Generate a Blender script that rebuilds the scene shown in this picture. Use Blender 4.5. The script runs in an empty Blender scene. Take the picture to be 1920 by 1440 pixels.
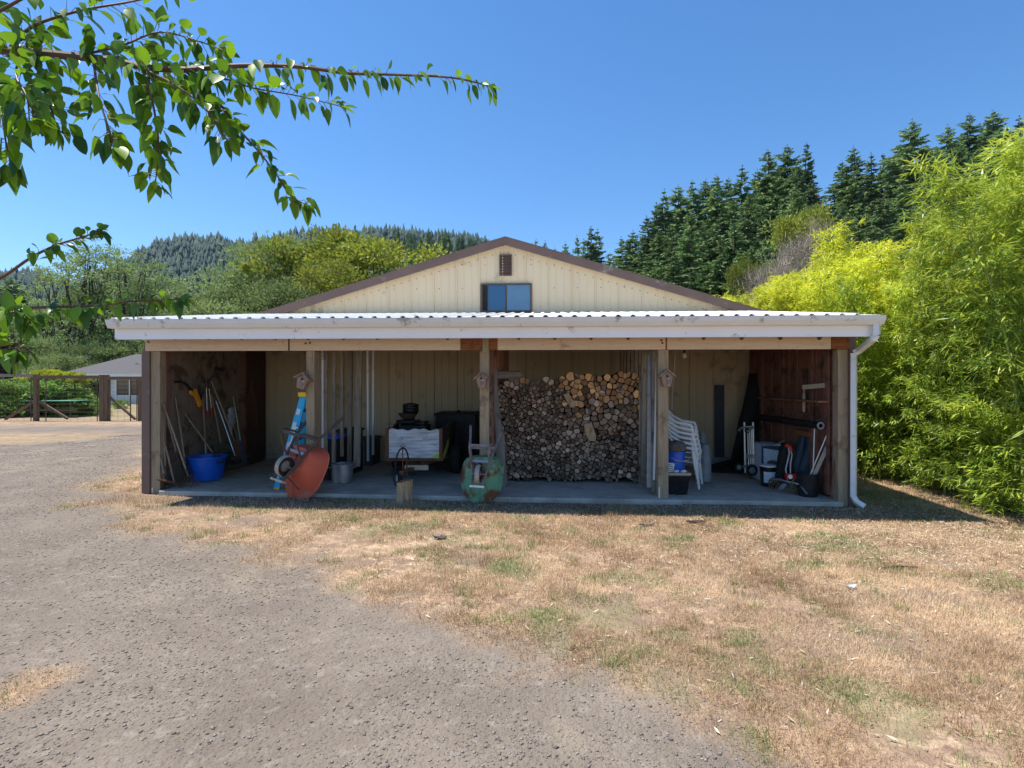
import bpy, math, random
import numpy as np
from mathutils import Vector, Matrix
S = bpy.context.scene
C = S.collection
R = math.radians
random.seed(7)

# ---------------------------------------------------------------- camera, sky, sun, exposure
EYE = 1.67
cam = bpy.data.objects.new('camera', bpy.data.cameras.new('camera')); C.objects.link(cam)
cam.location = (0, 0, EYE); cam.rotation_euler = (R(90), 0, 0)
cam.data.sensor_width = 36; cam.data.lens = 18.75
cam.data.clip_start = 0.05; cam.data.clip_end = 12000
S.camera = cam
SUN_FROM = Vector((-1.08, 0.30, 2.55)).normalized()
wd = bpy.data.worlds.new('World'); S.world = wd; wd.use_nodes = True
nt = wd.node_tree; bg = nt.nodes['Background']
sky = nt.nodes.new('ShaderNodeTexSky'); sky.sky_type = 'NISHITA'; sky.sun_disc = False
sky.sun_elevation = math.asin(SUN_FROM.z)
sky.sun_rotation = math.atan2(SUN_FROM.x, SUN_FROM.y)
sky.altitude = 300; sky.air_density = 1.0; sky.dust_density = 0.15; sky.ozone_density = 3.5
hs_ = nt.nodes.new('ShaderNodeHueSaturation'); hs_.inputs['Saturation'].default_value = 1.22
nt.links.new(sky.outputs[0], hs_.inputs['Color']); nt.links.new(hs_.outputs[0], bg.inputs[0]); bg.inputs[1].default_value = 0.082
sl = bpy.data.lights.new('sun', 'SUN'); sl.energy = 3.35; sl.angle = R(0.5); sl.color = (1, .95, .86)
so = bpy.data.objects.new('sun', sl); C.objects.link(so)
so.rotation_euler = SUN_FROM.to_track_quat('Z', 'Y').to_euler(); so.location = (0, 0, 30)
S.view_settings.view_transform = 'Standard'; S.view_settings.look = 'None'
S.view_settings.exposure = 1.25; S.view_settings.gamma = 1
S.cycles.max_bounces = 8; S.cycles.diffuse_bounces = 5; S.cycles.transparent_max_bounces = 6

# ---------------------------------------------------------------- materials
def mat(name, col, rough=.8, col2=None, nscale=6, stretch=(1, 1, 1), bump=0, bscale=40, metal=0, spec=.3,
        stain=None, stscale=2.5, stamt=.5, detail=6, coat=0, trans=0, tint=False, attr=None, contrast=1.0):
    m = bpy.data.materials.new(name); m.use_nodes = True
    t = m.node_tree; N = t.nodes; L = t.links
    p = N['Principled BSDF']; out = N['Material Output']
    p.inputs['Roughness'].default_value = rough; p.inputs['Metallic'].default_value = metal
    p.inputs['Specular IOR Level'].default_value = spec; p.inputs['Coat Weight'].default_value = coat
    c4 = lambda c: (c[0], c[1], c[2], 1)
    co = N.new('ShaderNodeTexCoord'); mp = N.new('ShaderNodeMapping'); mp.inputs['Scale'].default_value = stretch
    L.new(co.outputs['Object'], mp.inputs[0])
    if col2 is None: col2 = tuple(x * .72 for x in col)
    mx = N.new('ShaderNodeMix'); mx.data_type = 'RGBA'
    mx.inputs[6].default_value = c4(col); mx.inputs[7].default_value = c4(col2)
    if tint:
        at = N.new('ShaderNodeAttribute'); at.attribute_name = 'tint'; L.new(at.outputs['Fac'], mx.inputs[0])
    else:
        nz = N.new('ShaderNodeTexNoise'); nz.inputs['Scale'].default_value = nscale; nz.inputs['Detail'].default_value = detail
        L.new(mp.outputs[0], nz.inputs[0])
        mr = N.new('ShaderNodeMapRange'); mr.inputs[1].default_value = .5 - .22 / contrast; mr.inputs[2].default_value = .5 + .22 / contrast
        L.new(nz.outputs[0], mr.inputs[0]); L.new(mr.outputs[0], mx.inputs[0])
    last = mx.outputs[2]
    if stain:
        n2 = N.new('ShaderNodeTexNoise'); n2.inputs['Scale'].default_value = stscale; n2.inputs['Detail'].default_value = 8
        n2.inputs['Roughness'].default_value = .65
        L.new(co.outputs['Object'], n2.inputs[0])
        r2 = N.new('ShaderNodeMapRange'); r2.inputs[1].default_value = .62 - .3 * stamt; r2.inputs[2].default_value = .72 - .3 * stamt
        L.new(n2.outputs[0], r2.inputs[0])
        m2 = N.new('ShaderNodeMix'); m2.data_type = 'RGBA'; L.new(r2.outputs[0], m2.inputs[0])
        L.new(last, m2.inputs[6]); m2.inputs[7].default_value = c4(stain); last = m2.outputs[2]
    if tint:   # a little variation between copies of a plant
        oi = N.new('ShaderNodeObjectInfo'); hs = N.new('ShaderNodeHueSaturation')
        mm = N.new('ShaderNodeMapRange'); mm.inputs[3].default_value = .72; mm.inputs[4].default_value = 1.3
        L.new(oi.outputs['Random'], mm.inputs[0]); L.new(mm.outputs[0], hs.inputs['Value']); L.new(last, hs.inputs['Color']); last = hs.outputs[0]
    L.new(last, p.inputs['Base Color'])
    if bump:
        nb = N.new('ShaderNodeTexNoise'); nb.inputs['Scale'].default_value = bscale; nb.inputs['Detail'].default_value = 5
        L.new(mp.outputs[0], nb.inputs[0]); b = N.new('ShaderNodeBump'); b.inputs['Strength'].default_value = bump
        b.inputs['Distance'].default_value = .02; L.new(nb.outputs[0], b.inputs['Height']); L.new(b.outputs[0], p.inputs['Normal'])
    if trans:
        tr = N.new('ShaderNodeBsdfTranslucent'); L.new(last, tr.inputs[0])
        ms = N.new('ShaderNodeMixShader'); ms.inputs[0].default_value = trans
        L.new(p.outputs[0], ms.inputs[1]); L.new(tr.outputs[0], ms.inputs[2]); L.new(ms.outputs[0], out.inputs[0])
    return m

M = {}
def wood(name, col, col2, axis='z', stain=None, stamt=.4, bump=.5, rough=.85):
    st = {'z': (14, 14, .9), 'x': (.9, 14, 14), 'y': (14, .9, 14)}[axis]
    M[name] = mat(name, col, rough, col2, 3.0, st, bump, 6, stain=stain, stscale=3, stamt=stamt)
wood('post_wood', (.42, .33, .22), (.27, .20, .13), 'z', (.20, .13, .08), .25)
wood('grey_wood_z', (.33, .28, .23), (.20, .165, .13), 'z', (.14, .10, .07), .3)
wood('red_board_z', (.30, .135, .09), (.18, .08, .055), 'z', (.09, .05, .035), .35)
wood('header_wood', (.74, .58, .43), (.64, .49, .36), 'x', (.40, .26, .16), .12, .15, .7)
wood('redbrown_beam', (.34, .13, .05), (.20, .075, .03), 'x', (.10, .05, .03), .3)
wood('roof_wood', (.12, .085, .055), (.07, .05, .035), 'y')
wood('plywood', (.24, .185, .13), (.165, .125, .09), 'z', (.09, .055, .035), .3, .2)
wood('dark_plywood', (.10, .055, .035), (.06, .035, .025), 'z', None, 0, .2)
M['weathered_ply'] = mat('weathered_ply', (.80, .80, .82), .85, (.30, .30, .34), 5, (.5, 4, 5), .6, 9, stain=(.30, .28, .27), stscale=3, stamt=.1, contrast=1.2)
wood('slab_wood', (.33, .29, .26), (.17, .145, .13), 'z', (.10, .08, .07), .2, .8)
wood('tool_handle', (.34, .27, .20), (.20, .155, .115), 'z')
wood('pale_board', (.55, .48, .38), (.38, .31, .23), 'x')
wood('fence_wood', (.20, .13, .085), (.11, .075, .05), 'z')
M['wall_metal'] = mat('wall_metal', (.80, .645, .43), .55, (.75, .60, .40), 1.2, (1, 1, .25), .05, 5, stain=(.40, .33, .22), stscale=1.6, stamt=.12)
M['shaded_wall_metal'] = mat('shaded_wall_metal', (.60, .47, .30), .6, (.50, .40, .26), 1.2, (1, 1, .25), .05, 5, stain=(.30, .24, .17), stscale=1.6, stamt=.14)  # darker copy of the wall metal, paints in the shade behind the bays
M['roof_white'] = mat('roof_white', (.78, .78, .76), .35, (.68, .68, .66), 2, stain=(.45, .43, .38), stamt=.15, spec=.5)
M['barn_roof'] = mat('barn_roof', (.22, .15, .12), .5)
M['trim_brown'] = mat('trim_brown', (.20, .13, .105), .5, (.16, .105, .085), 2, stain=(.32, .26, .23), stamt=.1)
M['fascia'] = mat('fascia', (.90, .90, .92), .5, (.86, .86, .88), 2, stain=(.50, .42, .34), stscale=5, stamt=.08)
M['gutter'] = mat('gutter', (.80, .78, .74), .4, (.74, .72, .68), 3, stain=(.40, .37, .32), stscale=4, stamt=.15)
M['white_paint'] = mat('white_paint', (.80, .80, .80), .4, (.72, .72, .72), 4, stain=(.5, .47, .42), stscale=5, stamt=.12)
M['plastic_white'] = mat('plastic_white', (.78, .78, .76), .38, (.70, .70, .68), 4, spec=.5)
M['concrete'] = mat('concrete', (.52, .48, .42), .85, (.38, .35, .305), 5, bump=.4, bscale=30, stain=(.33, .30, .25), stscale=1.1, stamt=.35)
M['black'] = mat('black', (.022, .022, .024), .55, (.012, .012, .013), 8)
M['black_gloss'] = mat('black_gloss', (.015, .016, .02), .22, (.01, .01, .013), 8, spec=.5)
M['rubber'] = mat('rubber', (.03, .03, .03), .8, (.018, .018, .018), 20, bump=.3, bscale=60)
M['pale_rubber'] = mat('pale_rubber', (.42, .40, .37), .75, (.26, .24, .21), 14, bump=.2)
M['steel'] = mat('steel', (.42, .43, .44), .52, (.30, .31, .32), 8, metal=.75, stain=(.2, .16, .13), stamt=.1)
M['bright_steel'] = mat('bright_steel', (.66, .68, .70), .28, (.5, .52, .54), 8, metal=.6)
M['dark_steel'] = mat('dark_steel', (.09, .08, .075), .5, (.14, .09, .065), 12, metal=.4)
M['rust'] = mat('rust', (.20, .085, .04), .85, (.11, .05, .03), 16, bump=.3)
M['red_tray'] = mat('red_tray', (.62, .115, .065), .42, (.54, .12, .07), 3, spec=.4, stain=(.42, .20, .15), stscale=3, stamt=.3, bump=.08, bscale=8)
M['green_tray'] = mat('green_tray', (.13, .36, .25), .6, (.20, .36, .17), 3, stain=(.17, .07, .035), stscale=3.2, stamt=.58, bump=.25, bscale=18)
M['barrow_frame_dark'] = mat('barrow_frame_dark', (.075, .06, .055), .6, (.12, .085, .065), 9, bump=.2)
M['barrow_frame_grey'] = mat('barrow_frame_grey', (.26, .25, .25), .6, (.15, .11, .09), 9, bump=.2)
M['blue_plastic'] = mat('blue_plastic', (.008, .12, .62), .33, (.007, .10, .54), 3, spec=.5)
M['blue_fiberglass'] = mat('blue_fiberglass', (.025, .42, .74), .45, (.02, .36, .66), 5)
M['yellow_plastic'] = mat('yellow_plastic', (.80, .52, .03), .5, (.72, .44, .03), 7)
M['orange_plastic'] = mat('orange_plastic', (.85, .36, .02), .5, (.75, .30, .02), 7, bump=.3)
M['red_plastic'] = mat('red_plastic', (.55, .03, .02), .45)
M['label_white'] = mat('label_white', (.72, .76, .80), .5, (.45, .52, .60), 30)
M['sun_patch_paint'] = mat('sun_patch_paint', (.62, .70, .10), .8, (.34, .40, .06), 9)  # yellow-green colour for the sunlight painted on the trailer
M['green_metal'] = mat('green_metal', (.02, .10, .08), .5)
M['blue_metal'] = mat('blue_metal', (.02, .10, .20), .5)
M['cloth_grey'] = mat('cloth_grey', (.42, .43, .45), .95, (.28, .28, .30), 14, bump=.8, bscale=20)
M['twine'] = mat('twine', (.20, .165, .15), .95, (.10, .085, .08), 30, bump=1, bscale=60)
M['tarp_black'] = mat('tarp_black', (.012, .012, .013), .75, (.02, .02, .021), 5, bump=.8, bscale=9)
M['dark_blue_cloth'] = mat('dark_blue_cloth', (.05, .075, .10), .6, (.025, .04, .06), 6, bump=.6, bscale=10)
M['grey_pvc'] = mat('grey_pvc', (.26, .29, .31), .45, (.18, .2, .22), 7)
M['dark_panel'] = mat('dark_panel', (.06, .07, .085), .5, (.04, .05, .06), 7)
M['glass'] = mat('glass', (.045, .12, .22), .04, (.04, .11, .20), 1, metal=.35, spec=.9)
M['glass_pale'] = mat('glass_pale', (.10, .19, .28), .06, (.16, .25, .33), 3, metal=.3, spec=.9)
M['house_glass'] = mat('house_glass', (.03, .035, .04), .08, spec=.6)
M['bark'] = mat('bark', (.085, .062, .048), .9, (.045, .034, .027), 10, (1, 1, .3), bump=.8, bscale=18)
M['pale_bark'] = mat('pale_bark', (.22, .19, .15), .9, (.11, .09, .075), 10, (1, 1, .3), bump=.6, bscale=18)
M['end_grain_grey'] = mat('end_grain_grey', (.14, .09, .06), .85, (.58, .42, .31), bump=.5, bscale=50, tint=True)
M['end_grain_tan'] = mat('end_grain_tan', (.34, .175, .08), .8, (.84, .48, .22), bump=.4, bscale=50, tint=True)
M['log_side'] = mat('log_side', (.11, .08, .06), .9, (.06, .045, .035), 12, bump=.8, bscale=30)
M['split_wood'] = mat('split_wood', (.60, .42, .25), .8, (.30, .20, .12), 6, (9, 9, .8), .7, 8, stain=(.16, .12, .09), stscale=7, stamt=.3)
M['birdhouse_wood'] = mat('birdhouse_wood', (.36, .24, .18), .9, (.22, .15, .12), 9, (3, 3, 1), .5, 20, stain=(.5, .44, .38), stscale=14, stamt=.2)
M['shingle'] = mat('shingle', (.11, .105, .115), .9, (.075, .07, .078), 14, (1, 2, 1), .4, 20)
M['house_white'] = mat('house_white', (.72, .73, .75), .7)
M['table_green'] = mat('table_green', (.10, .32, .24), .6)
M['bamboo_leaf'] = mat('bamboo_leaf', (.14, .26, .03), .42, (.64, .70, .08), trans=.4, tint=True, spec=.4)
M['bamboo_yellow_leaf'] = mat('bamboo_yellow_leaf', (.28, .39, .03), .45, (.80, .76, .06), trans=.45, tint=True, spec=.4)
M['bamboo_culm'] = mat('bamboo_culm', (.20, .30, .06), .4, (.30, .33, .09), 3)
M['conifer_leaf'] = mat('conifer_leaf', (.065, .125, .04), .65, (.26, .37, .12), trans=.2, tint=True)
M['far_conifer'] = mat('far_conifer', (.008, .024, .018), .8, (.024, .052, .028), trans=.1, tint=True)
M['maple_leaf'] = mat('maple_leaf', (.15, .23, .03), .6, (.34, .33, .045), trans=.4, tint=True)
M['willow_leaf'] = mat('willow_leaf', (.15, .22, .07), .6, (.28, .35, .13), trans=.35, tint=True)
M['alder_leaf'] = mat('alder_leaf', (.12, .20, .05), .6, (.32, .40, .15), trans=.35, tint=True)
M['shrub_leaf'] = mat('shrub_leaf', (.13, .27, .04), .55, (.30, .44, .10), trans=.4, tint=True)
M['vine_leaf'] = mat('vine_leaf', (.34, .42, .04), .55, (.52, .50, .05), trans=.4, tint=True)
M['purple_leaf'] = mat('purple_leaf', (.05, .025, .03), .55, (.10, .05, .05), trans=.3, tint=True)
M['bare_twig'] = mat('bare_twig', (.26, .22, .18), .9, (.36, .31, .26), tint=True)
M['plum_leaf'] = mat('plum_leaf', (.03, .09, .012), .42, (.19, .34, .012), trans=.42, tint=True, spec=.5)
M['plum_bark'] = mat('plum_bark', (.17, .085, .055), .6, (.10, .06, .045), 20)
M['blade'] = mat('blade', (.33, .205, .105), .8, (.88, .66, .42), trans=.3, tint=True)
M['blade_green'] = mat('blade_green', (.12, .17, .05), .75, (.40, .41, .17), trans=.3, tint=True)
M['stone'] = mat('stone', (.16, .13, .11), .9, (.40, .34, .29), tint=True)
M['litter'] = mat('litter', (.42, .30, .19), .8, (.75, .66, .52), trans=.15, tint=True)
M['straw'] = mat('straw', (.30, .23, .14), .85, (.50, .41, .27), tint=True)
M['paper'] = mat('paper', (.75, .72, .66), .8)
M['bulb'] = mat('bulb', (.8, .78, .7), .3)
M['rope'] = mat('rope', (.55, .48, .38), .9)

# ---------------------------------------------------------------- shed frame and pixel measuring helpers
TH = R(2.6); cT, sT = math.cos(TH), math.sin(TH); Y0 = 7.9; D = 3.4
ROT = Matrix.Rotation(-TH, 4, 'Z')
def s2w(p): return Vector((p[0] * cT + p[1] * sT, Y0 - p[0] * sT + p[1] * cT, p[2]))
def uu(px, w):
    k = (px - 960) / 1000; return (k * (Y0 + w * cT) - w * sT) / (cT + k * sT)
def P(px, py, w):      # point seen at (px,py) lying on the shed plane w metres behind the posts
    u = uu(px, w); Y = Y0 - u * sT + w * cT
    return (u, w, EYE - (py - 720) / 1000 * Y)
def PL(px, py, u):     # point seen at (px,py) lying on the shed plane u = const
    k = (px - 960) / 1000; w = (k * (Y0 - u * sT) - u * cT) / (sT - k * cT); Y = Y0 - u * sT + w * cT
    return (u, w, EYE - (py - 720) / 1000 * Y)
def SL(u): return .022 - .008 * u          # slab top

# ---------------------------------------------------------------- mesh helpers
class MB:
    def __init__(s): s.v = []; s.f = []; s.mi = []; s.cur = 0
    def _a(s, vs, fs):
        n = len(s.v); s.v += [tuple(x) for x in vs]; s.f += [tuple(i + n for i in f) for f in fs]; s.mi += [s.cur] * len(fs); return s
    def box(s, a, b, M4=None):
        x0, y0, z0 = a; x1, y1, z1 = b
        vs = [Vector(q) for q in ((x0,y0,z0),(x1,y0,z0),(x1,y1,z0),(x0,y1,z0),(x0,y0,z1),(x1,y0,z1),(x1,y1,z1),(x0,y1,z1))]
        if M4 is not None: vs = [M4 @ q for q in vs]
        return s._a(vs, [(0,3,2,1),(4,5,6,7),(0,1,5,4),(1,2,6,5),(2,3,7,6),(3,0,4,7)])
    def beam(s, p, q, w, h, up=(0, 0, 1)):       # rectangular bar between two points
        p, q = Vector(p), Vector(q); d = (q - p); L = d.length; d.normalize(); up = Vector(up)
        if abs(d.dot(up)) > .98: up = Vector((0, 1, 0))
        x = d.cross(up).normalized(); z = x.cross(d)
        m = Matrix((x, d, z)).transposed().to_4x4(); m.translation = p
        return s.box((-w/2, 0, -h/2), (w/2, L, h/2), m)
    def tube(s, pts, r, n=8, caps=True):
        pts = [Vector(p) for p in pts]
        if not hasattr(r, '__len__'): r = [r] * len(pts)
        d0 = (pts[1] - pts[0]).normalized(); ref = Vector((0, 0, 1)) if abs(d0.z) < .9 else Vector((1, 0, 0))
        x = d0.cross(ref).normalized(); vs = []; fs = []
        for i, p in enumerate(pts):
            d = (pts[min(i+1, len(pts)-1)] - pts[max(i-1, 0)]).normalized()
            x = (x - d * x.dot(d)).normalized(); y = d.cross(x)
            for k in range(n):
                a = 2 * math.pi * k / n; vs.append(p + (x * math.cos(a) + y * math.sin(a)) * r[i])
        for i in range(len(pts)-1):
            for k in range(n):
                a, b = i*n+k, i*n+(k+1) % n; fs.append((a, b, b+n, a+n))
        if caps: fs += [tuple(range(n))[::-1], tuple(range((len(pts)-1)*n, len(pts)*n))]
        return s._a(vs, fs)
    def lathe(s, prof, c=(0, 0, 0), n=28, M4=None, close=False):
        vs = []; fs = []
        for r, z in prof:
            for k in range(n):
                a = 2*math.pi*k/n; q = Vector((r*math.cos(a), r*math.sin(a), z))
                vs.append((M4 @ q if M4 is not None else q) + Vector(c))
        for i in range(len(prof)-1):
            for k in range(n):
                a, b = i*n+k, i*n+(k+1) % n; fs.append((a, b, b+n, a+n))
        if close:
            for k in range(n):
                a, b = (len(prof)-1)*n+k, (len(prof)-1)*n+(k+1) % n; fs.append((a, b, (k+1) % n, k))
        return s._a(vs, fs)
    def prism(s, poly, vec):
        n = len(poly); v = Vector(vec); vs = [Vector(p) for p in poly] + [Vector(p) + v for p in poly]
        fs = [tuple(range(n))[::-1], tuple(range(n, 2*n))] + [(i, (i+1) % n, (i+1) % n + n, i+n) for i in range(n)]
        return s._a(vs, fs)
    def grid(s, rows):
        n = len(rows[0]); vs = [p for r in rows for p in r]; fs = []
        for i in range(len(rows)-1):
            for k in range(n-1):
                a = i*n+k; fs.append((a, a+1, a+1+n, a+n))
        return s._a(vs, fs)
    def wheel(s, c, axis, ro, ri, w, n=26):     # tyre of round section
        m = Vector(axis).to_track_quat('Z', 'Y').to_matrix().to_4x4(); prof = []
        rc = (ro+ri)/2; a = (ro-ri)/2
        for k in range(12):
            t = 2*math.pi*k/12; prof.append((rc + a*math.cos(t), w/2*math.sin(t)))
        return s.lathe(prof, c, n, m, True)
    def mesh(s, name, mats, off=(0, 0, 0), smooth=False):
        me = bpy.data.meshes.new(name); o = Vector(off)
        me.from_pydata([Vector(p) - o for p in s.v], [], s.f)
        for m in (mats if isinstance(mats, (list, tuple)) else [mats]): me.materials.append(M[m] if isinstance(m, str) else m)
        me.polygons.foreach_set('material_index', s.mi)
        import bmesh
        bm = bmesh.new(); bm.from_mesh(me); bmesh.ops.recalc_face_normals(bm, faces=bm.faces); bm.to_mesh(me); bm.free()
        if smooth:
            me.polygons.foreach_set('use_smooth', [True]*len(me.polygons))
            if hasattr(me, 'set_sharp_from_angle'): me.set_sharp_from_angle(angle=R(38))
        return me

def tinted(me, vals):
    n = len(me.polygons); a = me.attributes.new('tint', 'FLOAT', 'FACE'); a.data.foreach_set('value', np.resize(np.asarray(vals, np.float32), n)); return me
def tag(o, label=None, cat=None, group=None, kind=None):
    if label: o['label'] = label
    if cat: o['category'] = cat
    if group: o['group'] = group
    if kind: o['kind'] = kind
    return o
def link(name, me, parent=None):
    o = bpy.data.objects.new(name, me); C.objects.link(o)
    if parent is not None: o.parent = parent
    return o
def finish(o, bevel=0, solid=0):
    if solid:
        md = o.modifiers.new('solidify', 'SOLIDIFY'); md.thickness = solid; md.offset = 0
    if bevel:
        md = o.modifiers.new('bevel', 'BEVEL'); md.width = bevel; md.segments = 2; md.limit_method = 'ANGLE'; md.angle_limit = R(40)
    return o
class Thing:
    def __init__(s, name, label, cat, base, group=None, frame='S', root=True):
        s.base = base; s.o = None; s.frame = frame; s.args = (label, cat, group)
        if root:
            s.o = bpy.data.objects.new(name, None); C.objects.link(s.o); s.o.empty_display_size = .2
            s.place(s.o); tag(s.o, label, cat, group)
    def place(s, o):
        if s.frame == 'S': o.location = s2w(s.base); o.rotation_euler = (0, 0, -TH)
        else: o.location = s.base
    def part(s, name, mb, mats, smooth=False, bevel=0, parent=None, label=None, solid=0):
        o = link(name, mb.mesh(name, mats, s.base, smooth), parent if parent is not None else s.o)
        finish(o, bevel, solid)
        if label: o['label'] = label
        return o
def solo(name, mb, mats, label, cat, base, group=None, frame='S', smooth=False, bevel=0, kind=None, solid=0):
    t = Thing(name, label, cat, base, group, frame, root=False)
    o = link(name, mb.mesh(name, mats, base, smooth)); t.place(o); finish(o, bevel, solid); return tag(o, label, cat, group, kind)
def dup(root, loc, rz=None, label=None, group=None, scale=None):
    r = root.copy(); C.objects.link(r); r.location = loc
    if rz is not None: r.rotation_euler = (0, 0, rz)
    if scale is not None: r.scale = scale if hasattr(scale, '__len__') else (scale,)*3
    if label: r['label'] = label
    if group: r['group'] = group
    for ch in list(root.children):
        c = ch.copy(); C.objects.link(c); c.parent = r
        for g in ch.children:
            d = g.copy(); C.objects.link(d); d.parent = c
    return r
def npmesh(name, V, F, mats, tint=None, smooth=False, mi=None):
    me = bpy.data.meshes.new(name); V = np.asarray(V, np.float32); F = np.asarray(F, np.int32); n, k = F.shape
    me.vertices.add(len(V)); me.vertices.foreach_set('co', V.ravel())
    me.loops.add(n*k); me.loops.foreach_set('vertex_index', F.ravel())
    me.polygons.add(n); me.polygons.foreach_set('loop_start', np.arange(0, n*k, k, dtype=np.int32))
    me.polygons.foreach_set('loop_total', np.full(n, k, np.int32))
    for m in (mats if isinstance(mats, (list, tuple)) else [mats]): me.materials.append(M[m])
    if mi is not None: me.polygons.foreach_set('material_index', mi)
    if smooth: me.polygons.foreach_set('use_smooth', np.ones(n, bool))
    if tint is not None:
        a = me.attributes.new('tint', 'FLOAT', 'FACE'); a.data.foreach_set('value', np.asarray(tint, np.float32))
    me.update(); me.validate(); return me
def unit(a): return a / (np.linalg.norm(a, axis=1, keepdims=True) + 1e-9)
def kites(Cn, Dn, L, W, rg, up=None, fold=0.0):       # one kite-shaped leaf per row
    n = len(Cn); Dn = unit(Dn)
    r = rg.normal(size=(n, 3)) if up is None else np.cross(Dn, up + rg.normal(size=(n, 3))*.35)
    Sd = unit(r - Dn * np.sum(r*Dn, 1, keepdims=True)); L = np.broadcast_to(L, n)[:, None]; W = np.broadcast_to(W, n)[:, None]
    V = np.stack([Cn, Cn + Dn*L*.42 + Sd*W*.5, Cn + Dn*L, Cn + Dn*L*.42 - Sd*W*.5], 1).reshape(-1, 3)
    return V, np.arange(4*n).reshape(n, 4)
def vnoise(x, y, sc, seed=0):          # smooth value noise, numpy
    x = np.asarray(x)*sc + 100.3*seed; y = np.asarray(y)*sc + 57.7*seed
    xi = np.floor(x).astype(np.int64); yi = np.floor(y).astype(np.int64); fx = x-xi; fy = y-yi
    fx = fx*fx*(3-2*fx); fy = fy*fy*(3-2*fy)
    def h(a, b):
        q = (a*374761393 + b*668265263 + seed*974711) & 0x7fffffff; q = ((q ^ (q >> 13))*1274126177) & 0x7fffffff
        return ((q ^ (q >> 16)) & 0xffff)/65535.
    return (h(xi, yi)*(1-fx)+h(xi+1, yi)*fx)*(1-fy) + (h(xi, yi+1)*(1-fx)+h(xi+1, yi+1)*fx)*fy
def fbm(x, y, sc, seed=0, o=4): return sum(vnoise(x, y, sc*2**i, seed+i)*.5**i for i in range(o)) / sum(.5**i for i in range(o))

# ---------------------------------------------------------------- ground
def gp(px, py): Y = 1.67/((py-720)/1000); return ((px-960)/1000*Y, Y)
BND = [gp(*q) for q in ((268,822),(262,872),(215,885),(150,908),(170,940),(280,990),(425,1022),(500,1046),(600,1076),(700,1120),(790,1142),(880,1170),(960,1186),(1060,1228),(1160,1272),(1262,1298),(1385,1357),(1560,1440))]
GPOLY = np.array(BND + [(2.0, .3), (2, -30), (-80, -30), (-80, 13.6), (-15.5, 13.6), (-12.2, 16.2), (-13, 18.4), (-5.75, 18.4)])
def poly_sd(x, y, poly):       # signed distance, positive inside
    x = np.asarray(x, float); y = np.asarray(y, float); d = np.full(x.shape, 1e9); ins = np.zeros(x.shape, bool)
    for i in range(len(poly)):
        x0, y0 = poly[i]; x1, y1 = poly[(i+1) % len(poly)]
        dx, dy = x1-x0, y1-y0; t = np.clip(((x-x0)*dx+(y-y0)*dy)/(dx*dx+dy*dy), 0, 1)
        d = np.minimum(d, np.hypot(x-x0-t*dx, y-y0-t*dy))
        c = ((y0 > y) != (y1 > y)) & (x < (x1-x0)*(y-y0)/(y1-y0+1e-12)+x0); ins ^= c
    return np.where(ins, d, -d)
def gravel_w(x, y):
    s = poly_sd(x, y, GPOLY) + (fbm(x, y, 1.1, 3)-.5)*1.0 + (fbm(x, y, 5, 8)-.5)*.5
    w = np.clip(s/.5 + .5, 0, 1)
    road = np.clip((1.45-np.abs(np.asarray(y)-19.6) + (fbm(x, y, .6, 5)-.5)*.5)/.3+.5, 0, 1) * (np.asarray(x) < -5)
    return np.maximum(w, road)*np.clip(np.hypot(np.asarray(x)+2.72, np.asarray(y)-2.92)/.24-.1+(fbm(x, y, 4, 15)-.5)*1.6, 0, 1)
def blobs(x, y):
    g = np.zeros(np.shape(x))
    for px, py, r in ((430,955,.35),(470,958,.4),(560,965,.5),(640,975,.5),(700,990,.45),(760,985,.5),(860,1010,.5),(830,1045,.35),(920,1080,.3),(960,1060,.4),(1060,1120,.22),(1020,1145,.2),(1120,1140,.3),(1180,1145,.25),(1265,1170,.2),(1160,1215,.3),(1340,1215,.2),(1240,1225,.25),(1380,1275,.22),(1440,1310,.2),(1580,1280,.16),(1500,1330,.1),(1340,965,.4),(1600,1010,.4),(1480,1170,.2),(1740,1330,.12),(1100,1270,.2),(980,960,.5),(1250,1010,.3),(1700,940,.7),(1640,920,.7),(1450,1395,.3),(1200,1390,.2),(305,975,.15)):
        X, Y = gp(px, py); g = np.maximum(g, .55*np.clip(1.1-np.hypot(x-X, (y-Y)*.8)/(r*.8), 0, 1))
    return g
def green_w(x, y):
    x = np.asarray(x); y = np.asarray(y)
    g = blobs(x, y)*np.clip(fbm(x, y, 5, 21)*4-1.2, 0, 1.5) + np.clip((fbm(x, y, 2.4, 31, 5)-.60)*5, 0, .5)
    far = np.clip((y-23.5)/2, 0, 1)*np.clip(.3+1.3*(fbm(x, y, .35, 41)-.3)*2, 0, 1)+.75*((y > 13) & (y < 18.3))*fbm(x, y, .8, 43)
    return np.clip(np.maximum(g*(y < 12.5), far), 0, 1)
def Gh(x, y):
    x = np.asarray(x, float); y = np.asarray(y, float)
    inb = np.clip(1-np.abs(y-9.6)/4., 0, 1)
    return -.045 - .008*np.clip(x, -6, 6) + (fbm(x, y, .8, 61)-.5)*.05*(1-inb*.6) + np.clip(x-5.3, 0, 3)*.02
def nonuni(a, b, st, lo, hi, g=1.16):
    v = list(np.arange(a, b, st)); d = st; q = v[0]; pre = []
    while q > lo: d *= g; q -= d; pre.append(q)
    d = st; q = v[-1]; post = []
    while q < hi: d *= g; q += d; post.append(q)
    return np.array(pre[::-1]+v+post)
gx = nonuni(-9, 9, .06, -1900, 1900); gy = nonuni(1.4, 9.5, .06, -250, 2200)
GX, GY = np.meshgrid(gx, gy); zz = Gh(GX, GY)
nx, ny = len(gx), len(gy); ii = np.arange(nx*ny).reshape(ny, nx)
Fg = np.stack([ii[:-1, :-1], ii[:-1, 1:], ii[1:, 1:], ii[1:, :-1]], -1).reshape(-1, 4)
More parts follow.
